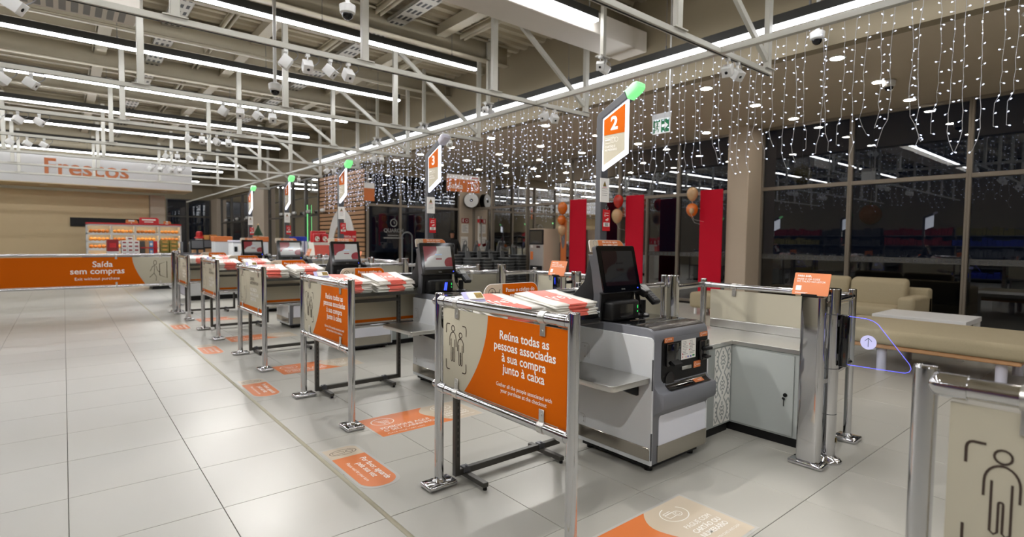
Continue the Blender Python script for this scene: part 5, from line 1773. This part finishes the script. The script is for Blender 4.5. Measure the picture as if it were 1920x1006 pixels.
# ---- person in a black hooded jacket
def build_person(x, y, yaw):
    t = thing('person', (x, y, 0), 'person in a black hooded jacket walking past the vestibule column', 'person')
    H = 1.64
    J = dict(pelvis=(0, 0, .90), spine=(0, .01, 1.08), chest=(0, .0, 1.24), neckb=(0, -.005, 1.385), neck=(0, -.02, 1.43), head0=(0, -.028, 1.49), head1=(0, -.03, 1.56), head2=(0, -.02, 1.61),
             lsh=(.155, 0, 1.335), lel=(.22, .05, 1.09), lwr=(.225, -.03, .87), lha=(.222, -.055, .80),
             rsh=(-.155, 0, 1.335), rel=(-.225, .03, 1.09), rwr=(-.25, -.10, .89), rha=(-.25, -.135, .83),
             lhip=(.085, 0, .86), lkn=(.10, -.06, .48), lan=(.10, .03, .09), lto=(.11, -.13, .045),
             rhip=(-.085, 0, .86), rkn=(-.095, .01, .48), ran=(-.10, .17, .11), rto=(-.105, .04, .045))
    R_ = dict(pelvis=(.15, .11), spine=(.145, .105), chest=(.165, .115), neckb=(.07, .065), neck=(.05, .052), head0=(.062, .075), head1=(.075, .092), head2=(.055, .07),
              lsh=(.07, .07), lel=(.052, .052), lwr=(.038, .038), lha=(.03, .03), rsh=(.07, .07), rel=(.052, .052), rwr=(.038, .038), rha=(.03, .03),
              lhip=(.095, .095), lkn=(.066, .066), lan=(.048, .05), lto=(.04, .032), rhip=(.095, .095), rkn=(.066, .066), ran=(.048, .05), rto=(.04, .032))
    E_ = [('pelvis', 'spine'), ('spine', 'chest'), ('chest', 'neckb'), ('neckb', 'neck'), ('neck', 'head0'), ('head0', 'head1'), ('head1', 'head2'), ('chest', 'lsh'), ('lsh', 'lel'), ('lel', 'lwr'), ('lwr', 'lha'), ('chest', 'rsh'), ('rsh', 'rel'), ('rel', 'rwr'), ('rwr', 'rha'),
          ('pelvis', 'lhip'), ('lhip', 'lkn'), ('lkn', 'lan'), ('lan', 'lto'), ('pelvis', 'rhip'), ('rhip', 'rkn'), ('rkn', 'ran'), ('ran', 'rto')]
    for sd, s in (('l', 1), ('r', -1)):
        hx, hy, hz = J[sd + 'ha']
        for k in range(4):
            q = (k - 1.5) * .017
            L = (.062, .070, .066, .052)[k]
            J['%sf%da' % (sd, k)] = (hx - s * .004, hy + q - .012, hz - .035)
            J['%sf%db' % (sd, k)] = (hx - s * .016, hy + q - .018, hz - .035 - L)
            R_['%sf%da' % (sd, k)] = (.010, .010)
            R_['%sf%db' % (sd, k)] = (.007, .007)
            E_ += [(sd + 'ha', '%sf%da' % (sd, k)), ('%sf%da' % (sd, k), '%sf%db' % (sd, k))]
        J[sd + 'ta'] = (hx - s * .01, hy - .04, hz - .005)
        J[sd + 'tb'] = (hx - s * .02, hy - .055, hz - .045)
        R_[sd + 'ta'] = (.011, .011)
        R_[sd + 'tb'] = (.008, .008)
        E_ += [(sd + 'ha', sd + 'ta'), (sd + 'ta', sd + 'tb')]
    names = list(J)
    me = bpy.data.meshes.new('sk')
    me.from_pydata([J[n] for n in names], [(names.index(a), names.index(c)) for a, c in E_], [])
    ob = bpy.data.objects.new('sk', me)
    COL.objects.link(ob)
    md = ob.modifiers.new('s', 'SKIN')
    md.use_smooth_shade = True
    for i, n in enumerate(names):
        me.skin_vertices[0].data[i].radius = R_[n]
        me.skin_vertices[0].data[i].use_root = n == 'pelvis'
    sub = ob.modifiers.new('d', 'SUBSURF')
    sub.levels = sub.render_levels = 2
    dg = bpy.context.evaluated_depsgraph_get()
    bme = bpy.data.meshes.new_from_object(ob.evaluated_get(dg))
    bpy.data.objects.remove(ob)
    for m in ('hoodie', 'skin', 'jeans', 'black'):
        bme.materials.append(M[m])
    for p in bme.polygons:
        c = p.center
        p.use_smooth = True
        if c.z < .10:
            p.material_index = 3
        elif c.z < .86 and abs(c.x) < .19:
            p.material_index = 2
        elif c.z > 1.44 or (abs(c.x) > .19 and c.z < .86):
            p.material_index = 1
    o = bpy.data.objects.new('body', bme)
    COL.objects.link(o)
    o.parent = t
    # hood: open shell round the head
    b = MB()
    rows = []
    for i in range(9):
        ph = math.radians(-62 + i * 152 / 8)
        row = []
        for k in range(15):
            th = math.radians(-128 + 256 * k / 14) + PI / 2
            rr = math.cos(ph)
            row.append(b.bm.verts.new((.108 * rr * math.cos(th), .012 + .122 * rr * math.sin(th), 1.535 + .125 * math.sin(ph))))
        rows.append(row)
    for A, B in zip(rows, rows[1:]):
        for k in range(14):
            b.bm.faces.new((A[k], A[k + 1], B[k + 1], B[k]))
    bmesh.ops.solidify(b.bm, geom=list(b.bm.faces), thickness=.012)
    hood = b.mesh('hood')
    hood.materials.append(M['hoodie'])
    o = bpy.data.objects.new('hood', hood)
    COL.objects.link(o)
    o.parent = t
    b = MB()
    b.sphere((-.028, -.112, 1.545), .010, 8, 6).sphere((.028, -.112, 1.545), .010, 8, 6)
    for nm, bb, mm in (('eyes', b, 'black'), ('nose', MB().obox((0, -.122, 1.518), (.011, 0, 0), (0, .012, 0), (0, -.005, .02), .005, 2), 'skin'), ('mouth', MB().obox((0, -.112, 1.482), (.02, 0, 0), (0, .004, 0), (0, 0, .004), .002, 1), 'red_dark'), ('hair', MB().obox((0, -.085, 1.60), (.06, 0, 0), (0, .03, .01), (0, -.006, .016), .01, 2), 'black')):
        m_ = bb.mesh(nm)
        m_.materials.append(M[mm])
        o = bpy.data.objects.new(nm, m_)
        COL.objects.link(o)
        o.parent = t
    t.rotation_euler = (0, 0, yaw)
build_person(9.12, 13.9, -.62)

# ================================================================== LEFT BACKGROUND
# ---- exit-without-purchase barrier across the aisle
t = thing('aisle_barrier', (.2, 12.6, 0), 'long barrier with orange and beige walking-man panel at the left', 'barrier')
for x, h, r in ((-2.9, 1.07, .025), (1.72, 1.10, .06)):
    b = MB()
    chrome_post(b, x, 12.6, h, r)
    b.build('post', 'chrome', t)
    MB().lathe([(r * 2.2, 0), (r * 2.2, .012), (r * 1.3, .03)], (x, 12.6, 0), 20).build('round_base', 'chrome', t)
rail(t, (-2.88, 12.6, 1.02), (1.67, 12.6, 1.02), .024)
rail(t, (-2.88, 12.6, .43), (1.67, 12.6, .43), .024)
p = MB().box(-2.6, 1.64, 12.594, 12.60, .46, .98).build('panel', 'beige_panel', t, smooth=False)
fr = XZ((-2.6, 12.594, .46))
edge = [(3.26 + .20 * ((14 - k) / 14) ** 1.6, .52 * k / 14) for k in range(15)]
edge = [(3.60 + .20 * (1 - k / 14) ** 1.7, .52 * k / 14) for k in range(15)]
flat('orange_field', [[(0, a[1]), a, c, (0, c[1])] for a, c in zip(edge, edge[1:])], fr, 'orange', p, .0015)
text('Saída', .15, fr, 'print_white', p, align='RIGHT', x=3.30, y=.34, h=.0025, bold=.014)
text('sem compras', .15, fr, 'print_white', p, align='RIGHT', x=3.48, y=.215, h=.0025, bold=.014)
text('Exit without purchase', .075, fr, 'print_white', p, align='RIGHT', x=3.40, y=.10, h=.0025)
s = ring(3.87, .405, .04, .045, .012, 14) + stroke([(3.86, .35), (3.80, .33), (3.74, .24)], .012) + stroke([(3.86, .34), (3.84, .20), (3.72, .12)], .012) + stroke([(3.90, .34), (3.93, .25), (3.99, .22)], .012) + stroke([(3.84, .20), (3.90, .13), (3.89, .05)], .012)
s = [[(4.04 + (x - 3.99) * .62, yy) for x, yy in q] for q in s]
s += stroke([(4.04, .16), (4.04, .38), (4.16, .43), (4.16, .10), (4.04, .16)], .012)
flat('walking_man', s, fr, 'print_dark', p, .0025)
for x in (-1.2, .75, 1.45):
    clip(t, (x, 12.6, 1.02), 'x', -1, .024)
    clip(t, (x, 12.6, .43), 'x', 1, .024)
t = thing('gate_post', (1.56, 11.0, 0), 'thick chrome gate post at the end of the barrier row', 'post')
b = MB()
chrome_post(b, 1.56, 11.55, 1.10, .06)
b.build('column', 'chrome', t)
MB().lathe([(.13, 0), (.13, .012), (.08, .03)], (1.56, 11.55, 0), 22).build('round_base', 'chrome', t)
# ---- staffed tills behind the lanes
def till(x, y, label, big):
    t = thing('staffed_till', (x, y, 0), label, 'till', 'staffed tills behind the lanes')
    MB().box(x - .9, x + .75, y - .35, y + .35, .1, .86, .02, 2).build('counter', 'side_panel', t)
    MB().prism([(x - .9, .86), (x - 1.35, .80), (x - 1.40, .70), (x - 1.15, .25), (x - .95, .10), (x - .9, .10)], 'y', y - .35, y + .35, .01, 1).build('curved_end', 'grey_lamp', t)
    MB().box(x - .85, x + .7, y - .33, y + .33, 0, .1).build('plinth', 'black', t)
    MB().box(x - 1.0, x + .7, y - .28, y + .28, .86, .90, .006, 1).build('belt', 'grey_dark', t)
    if big is None:
        return
    w = .22 if big else .17
    mo = MB().obox((x + .25, y, 1.17), (w, 0, 0), (0, .018, 0), (0, .02, .14), .008, 2).build('monitor', 'black', t)
    f = Frame((x + .25 - w, y - .042, 1.03), (1, 0, 0), (0, .14, .98))
    flat('monitor_display', [rrect(.03, 2 * w - .03, .045, .25, .004)], f, 'grey_dark', mo, .004)
    MB().cyl((x + .25, y + .02, .9), (x + .25, y + .02, 1.08), .03, 10).build('monitor_stand', 'grey_dark', t)
    MB().box(x - .16, x - .10, y - .05, y + .05, .9, 1.25, .01, 1).build('bag_post', 'basket', t)
till(2.95, 13.75, 'pale staffed till with curved end just behind the left barrier', None)
till(3.1, 19.0, 'staffed till with larger black monitor beside the gift boxes', True)
till(2.62, 17.25, 'staffed till with smaller black monitor at the left', False)
# ---- bakery corner
wall('wall_bakery', 'wall_warm', 'lit cream bakery wall at the far left', (XL + .01, 2.68, 26.2, 26.4, -.1, 3.05))
wall('wall_bakery_pier', 'column', 'pinkish pier ending the bakery wall', (2.70, 3.2, 26.0, 26.4, -.1, 3.05))
t = thing('bulkhead', (-.5, 25.3, 3.05), 'white bulkhead above the bakery with orange sign letters', 'bulkhead')
MB().box(XL + .2, 3.95, 24.6, 26.5, 3.2, 4.15).build('box', 'white_lam', t, smooth=False)
text('Frescos', .78, XZ((1.93, 24.6, 3.42)), 'orange_decal', t, align='RIGHT', x=0, y=.08, h=.02, bold=.02)
MB().box(XL + .2, 3.95, 24.6, 26.5, 3.17, 3.2).build('soffit', 'wall_warm', t, smooth=False)
for x in (-4, -2, -.5, .9, 1.9, 3.1):
    tt = thing('downlight', (x, 25.3, 3.17), 'warm recessed downlight under the bakery bulkhead, %s' % {-4: 'leftmost', -2: 'second from left', -.5: 'third from left', .9: 'fourth from left', 1.9: 'fifth from left', 3.1: 'rightmost'}[x], 'downlight', 'bakery downlights')
    o = MB().lathe([(0, -.01), (.08, -.01), (.09, 0)], (x, 25.3, 3.17), 16).build('lens', 'warm_light', tt) if 'warm_light' in M else None
    MB().lathe([(.091, -.012), (.11, -.01), (.11, 0), (.092, 0)], (x, 25.3, 3.17), 16).build('trim_ring', 'white_metal', tt)
t = thing('menu_board', (1.7, 26.18, 1.9), 'dark rectangular menu board on the cream bakery wall', 'board')
MB().box(.2, 2.43, 26.13, 26.19, 1.75, 2.08).build('board', 'black', t, smooth=False)
t = thing('bakery_shelves', (2.3, 24, 0), 'white bakery shelving with lit rows of bread at the far left', 'shelving')
MB().box(.6, 3.42, 24.3, 24.36, 0, 1.8).build('back_panel', 'white_lam', t, smooth=False)
for x in (.6, 1.28, 1.97, 2.70, 3.38):
    MB().box(x, x + .05, 23.75, 24.36, 0, 1.82).build('divider', 'side_panel', t, smooth=False)
for z in (.62, .92, 1.18, 1.46, 1.78):
    o = MB().box(.6, 3.43, 23.75, 24.3, z, z + .03).build('shelf', 'side_panel', t, smooth=False)
    MB().box(.65, 3.38, 23.84, 23.87, z - .022, z - .002).build('shelf_lamp', 'warm_light', o, smooth=False)
    MB().box(.65, 3.38, 23.735, 23.75, z - .03, z + .045).build('front_lip', 'side_panel', o, smooth=False)  # lip added in front to hide the glowing shelf lamp
MB().box(.6, 3.43, 23.7, 24.3, 1.81, 1.86).build('top_trim', 'red_gloss', t, smooth=False)
rnd = random.Random(3)
bc = 0
lvl = ['bottom', 'lower', 'upper', 'top']
for j, z in enumerate((.65, .95, 1.21, 1.49)):
    for i, x in enumerate((.65, 1.33, 2.02, 2.75)):
        for k in range(5):
            cx = x + .09 + k * .115
            l = MB().sphere((cx, 23.95, z + .072), .07, 10, 7, (.9, 1.7, rnd.uniform(.75, 1.0))).build('bread_loaf', ['bread_a', 'bread_b'][(i + j) % 2], loc=(cx, 23.95, z))
            tag(l, 'golden bread loaf on the %s shelf, %s bay of the bakery shelving' % (lvl[j], ['first', 'second', 'third', 'fourth'][i]), 'bread', 'bread on the %s shelf, %s bay' % (lvl[j], ['first', 'second', 'third', 'fourth'][i]))
def topper_sign(x0, x1, y, z0, z1, m, label):
    t = thing('shelf_sign', ((x0 + x1) / 2, y, z0), label, 'sign')
    plate('panel', rrect(x0, x1, z0, z1, (.0, .0, .08, .03), 5), XZ((0, y, 0)), m, t, .02)
    flat('print', stroke([(x0 + .08, (z0 + z1) / 2 + .03), (x1 - .1, (z0 + z1) / 2 + .03)], .05) + stroke([(x0 + .15, (z0 + z1) / 2 - .05), (x1 - .18, (z0 + z1) / 2 - .05)], .03), XZ((0, y, 0)), 'bag_white', t, .022)
topper_sign(2.12, 2.72, 23.72, 1.86, 2.08, 'red_gloss', 'red slanted price sign on top of the bakery shelving')
topper_sign(1.72, 2.08, 23.72, 1.86, 1.98, 'orange_decal', 'orange and beige sign left on top of the bakery shelving')
topper_sign(2.86, 3.1, 23.72, 1.86, 1.97, 'orange_decal', 'small orange sign right on top of the bakery shelving')
# ---- stacked promotional goods
def carton(x0, x1, y0, y1, z0, z1, m, label, group, print_m=None):
    o = MB().box(x0, x1, y0, y1, z0, z1, .006, 1).build('carton', m, loc=((x0 + x1) / 2, (y0 + y1) / 2, z0))
    tag(o, label, 'box', group)
    if print_m:
        flat('print', [rrect((x1 - x0) * .2, (x1 - x0) * .8, (z1 - z0) * .3, (z1 - z0) * .7, .01)], XZ((x0, y0, z0)), print_m, o, .002)
    return o
t = thing('display_table', (1.9, 20.2, 0), 'low grey display table carrying boxed goods at the left', 'table')
MB().box(.4, 2.85, 19.85, 20.55, .76, .80).build('top', 'basket', t, smooth=False)
for x in (.45, 2.8):
    for y in (19.9, 20.5):
        MB().box(x - .03, x + .03, y - .03, y + .03, 0, .76).build('leg', 'basket', t, smooth=False)
for j in range(4):
    for i in range(3):
        carton(1.33 + i * .15, 1.475 + i * .15, 19.95, 20.3, .802 + j * .115, .912 + j * .115, 'paper', 'small white printed carton in the stack on the display table', 'white cartons on the display table', 'red_dark')
carton(1.47, 1.62, 19.95, 20.3, 1.263, 1.37, 'paper', 'single white carton on top of the white stack', 'white cartons on the display table', 'red_dark')
for j in range(2):
    for i, m in enumerate(('rack', 'wood', 'blue_pack', 'red_gloss')):
        carton(1.81 + i * .108, 1.912 + i * .108, 19.95, 20.3, .832 + j * .225, 1.022 + j * .225, m, '%s box on the %s red tray of the display table' % (['dark', 'brown', 'light blue', 'red'][i], ['lower', 'upper'][j]), 'boxes on the red trays', 'bag_white' if i == 2 else None)
    t = tag(MB().box(1.80, 2.25, 19.93, 20.32, .801 + j * .225, .831 + j * .225, .004, 1).build('red_tray', 'red_gloss', loc=(2.0, 20.1, .801 + j * .225)), 'red tray of small boxes on the display table, %s one' % ['lower', 'upper'][j], 'tray', 'red trays')
for j in range(4):
    for i in range(2):
        carton(2.32 + i * .24, 2.545 + i * .24, 19.95, 20.3, .802 + j * .12, .917 + j * .12, 'olive', 'olive-gold carton in the stack at the right of the display table', 'olive cartons', 'bread_a')
carton(.98, 1.26, 19.9, 20.3, .94, 1.29, 'red_dark', 'deep red printed carton at the far left of the display table', None, 'red_gloss')
carton(.98, 1.26, 19.9, 20.3, .802, .935, 'white_lam', 'white carton under the deep red one', None)
# ---- gift table, counter machines, poster etc.
t = thing('gift_counter', (4.0, 22, 0), 'beige gift-wrapping counter at the back', 'counter')
MB().box(3.5, 4.5, 21.8, 22.4, 0, 1.14, .01, 1).build('body', 'wood', t)
MB().box(3.45, 4.55, 21.75, 22.45, 1.14, 1.18, .006, 1).build('top', 'wall_warm', t)
for i, (x, w, h, m, lab) in enumerate(((3.62, .2, .16, 'bag_white', 'cream gift box at the left of the back counter'), (3.86, .16, .28, 'bread_a', 'tall orange-cream gift box on the back counter'), (4.05, .22, .3, 'bread_b', 'round-printed brown gift box on the back counter'))):
    carton(x, x + w, 21.9, 22.1, 1.182, 1.182 + h, m, lab, None, 'bag_white' if i == 2 else None)
t = thing('red_hat', (3.72, 21.9, 1.35), 'red felt hat shape on top of the cream gift box', 'hat')
MB().lathe([(.16, 0), (.16, .03), (.11, .06), (.10, .22), (.06, .25), (0, .25)], (3.73, 22.0, 1.345), 16).build('crown', 'red_gloss', t)
t = thing('change_machine', (3.42, 15, 0), 'grey change machine with white note slot between the screens', 'machine')
MB().box(3.26, 3.58, 14.9, 15.4, 0, 1.25, .02, 2).build('body', 'side_panel', t)
MB().box(3.24, 3.60, 14.88, 15.42, 1.25, 1.31, .02, 2).build('lid', 'grey_lamp', t)
plate('note_slot', rrect(3.38, 3.47, 1.05, 1.2, .005), XZ((0, 14.9, 0)), 'paper', t, .01)
plate('dark_slots', rrect(3.29, 3.36, 1.02, 1.15, .005), XZ((0, 14.9, 0)), 'black', t, .008)
plate('dark_slots', rrect(3.49, 3.56, 1.02, 1.15, .005), XZ((0, 14.9, 0)), 'black', t, .008)
for x, lab in ((3.98, 'orange-topped service counter under the little tree'), (3.06, 'orange-topped service counter behind the change machine')):
    t = thing('service_counter', (x + .2, 16.2, 0), lab, 'counter', 'orange-topped service counters')
    MB().box(x, x + .42, 16, 16.4, 0, 1.27, .01, 1).build('body', 'side_panel', t)
    MB().box(x - .01, x + .43, 15.98, 16.42, 1.27, 1.41, .01, 1).build('header', 'orange_decal', t)
t = thing('small_fir_tree', (4.19, 16.2, 1.41), 'small dark green fir tree with a pale star on the orange-topped counter', 'tree')
b = MB()
for k in range(5):
    b.lathe([(.15 - .026 * k, 0), (.05 - .008 * k, .09), (0, .10)], (4.19, 16.2, 1.44 + .048 * k), 11)
b.build('branches', 'leaf', t)
MB().cyl((4.19, 16.2, 1.41), (4.19, 16.2, 1.46), .02, 8).build('trunk', 'wood', t)
MB().sphere((4.19, 16.2, 1.745), .025, 8, 6).build('star', 'balloon_beige', t)
for x, y, z0, w, h, m, lab in ((3.60, 18.85, .902, .22, .3, 'red_gloss', 'bright red box beside the larger monitor'), (3.72, 17.6, 0, .2, 1.18, 'red_gloss', 'red display bin behind the change machine')):
    o = MB().box(x, x + w, y, y + .25, z0, z0 + h, .008, 1).build('red_box', m, loc=(x, y, z0))
    tag(o, lab, 'box')
    flat('print', [rrect(.04, w - .04, h * .25 if h < 1 else .9, h * .6 if h < 1 else 1.05, .01)], XZ((x, y, z0)), 'bag_white', o, .002)
t = thing('display_plinth', (5.0, 15, 0), 'pale plinth carrying blue crates beyond the lanes', 'plinth')
MB().box(4.6, 5.3, 14.95, 15.4, 0, .93, .01, 1).build('body', 'side_panel', t)
for i in range(5):
    o = MB().box(4.64 + i * .10, 4.735 + i * .10, 15.0, 15.3, .932, 1.42, .012, 1).build('blue_crate', 'blue', loc=(4.69 + i * .1, 15.15, .932))
    tag(o, 'upright blue folder crate on the pale plinth, %s from left' % ords[i], 'crate', 'blue crates')
for i in range(3):
    o = MB().cyl((5.0 + i * .10, 14.97, .932), (5.0 + i * .10, 14.97, 1.30), .042, 14).build('paper_roll', 'grey_lamp', loc=(5.0 + i * .1, 14.97, .932))
    tag(o, 'upright grey paper roll in front of the blue crates, %s from left' % ords[i], 'roll', 'paper rolls')
# confectionery display
t = thing('confectionery_stand', (4.6, 12.5, 0), 'cardboard stand with pink header holding festive packs', 'display stand')
MB().prism([(4.43, 0), (4.77, 0), (4.77, 1.0), (4.80, 1.28), (4.40, 1.28), (4.43, 1.0)], 'y', 12.45, 12.8, .004, 1).build('body', 'bag_white', t)
plate('pink_print', [(4.44, .9), (4.76, .9), (4.785, 1.22), (4.415, 1.22)], XZ((0, 12.45, 0)), 'bag_red', t, .002)
for i in range(2):
    for j in range(2):
        z0, y0 = (1.285, 12.50) if j == 1 else (1.285, 12.64)
        o = MB().box(4.425 + i * .18, 4.585 + i * .18, y0, y0 + .1, z0, z0 + (.20 if j == 1 else .26), .015, 2).build('festive_pack', 'red_gloss', loc=(4.5 + i * .18, y0 + .05, z0))
        tag(o, 'red festive pack with white figure print, %s %s of the stand' % (['back row,', 'front row,'][j], ['left', 'right'][i]), 'pack', 'festive packs')
        flat('print', [arc(.08, .08, .055, .06, 0, 360, 14)[:-1]], XZ((4.425 + i * .18, y0, z0)), 'bag_white', o, .002)
        flat('print_spots', [arc(.06, .10, .016, .016, 0, 360, 8)[:-1], arc(.105, .06, .018, .018, 0, 360, 8)[:-1]], XZ((4.425 + i * .18, y0, z0)), 'gold', o, .003)
# red offer poster
t = thing('offer_poster', (5.05, 12, 0), 'red poster with white offer lettering on a stand before the arch emblem', 'poster')
MB().box(4.86, 5.23, 12, 12.012, .93, 1.56, .003, 1).build('board', 'red_gloss', t)
text('OFERTA 150\nCABAZES\nPARA OS', .062, XZ((5.045, 12, 1.42)), 'print_white', t, x=0, y=-.02, h=.002, bold=.018, line=1.1)
MB().cyl((5.045, 12.02, .02), (5.045, 12.02, 1.2), .014, 10).lathe([(.14, 0), (.14, .012), (.02, .03)], (5.045, 12.02, 0), 18).build('stand', 'grey_dark', t)
# green light strip and white lamps on the far shop fronts
t = thing('green_light_strip', (XK - .06, 20.36, 1.5), 'thin vertical green light strip at the far shop front', 'light strip')
MB().box(XK - .09, XK - .06, 20.35, 20.38, 1.0, 2.62, .004, 1).build('tube', 'green_lamp', t)
MB().box(XK - .06, XK - .04, 20.34, 20.39, .98, 2.64).build('channel', 'mullion_dark', t)
for k, y in enumerate((18.6, 20.0, 21.6, 23.2, 28.6, 30.6, 33)):
    t = thing('globe_lamp', (XK - .14, y, 2.3), 'pair of white globe lamps on the far transom, %s from the right' % ords[k], 'lamp', 'white globe lamps')
    MB().sphere((XK - .16, y - .07, 2.36), .065, 12, 8).sphere((XK - .16, y + .09, 2.36), .065, 12, 8).build('globes', 'white_metal', t)
    MB().box(XK - .2, XK - .06, y - .12, y + .14, 2.275, 2.298).build('arm', 'mullion_dark', t)
# ---- unseen shelving added behind and left of the viewpoint to darken chrome reflections
def reflect_gondola(x, y, i):
    t = thing('reflect_gondola', (x, y, 0), 'unseen dark shelving unit added behind the viewpoint for chrome reflections, %s along' % (ords + ['eleventh', 'twelfth', 'thirteenth', 'fourteenth'])[i], 'shelving', 'shelving added for reflections')
    MB().box(x - .02, x + .02, y, y + 2.3, 0, 2.0).build('back_panel', 'basket', t, smooth=False)
    for z in (.12, .52, .92, 1.32, 1.72):
        MB().box(x + .02, x + .45, y, y + 2.3, z, z + .03).build('shelf', 'basket', t, smooth=False)
        b = MB()
        yy = y + .03
        while yy < y + 2.2:
            w = rnd.uniform(.09, .2)
            b.box(x + .1, x + .40, yy, yy + w - .012, z + .031, z + rnd.uniform(.2, .36))
            yy += w
        o = b.build('goods', rnd.choice(['wood_back', 'red_dark', 'rack', 'olive', 'blue', 'basket']), t, smooth=False)
        o['kind'] = 'stuff'
for i in range(8):
    reflect_gondola(-4.4, -6.5 + i * 2.35, i)
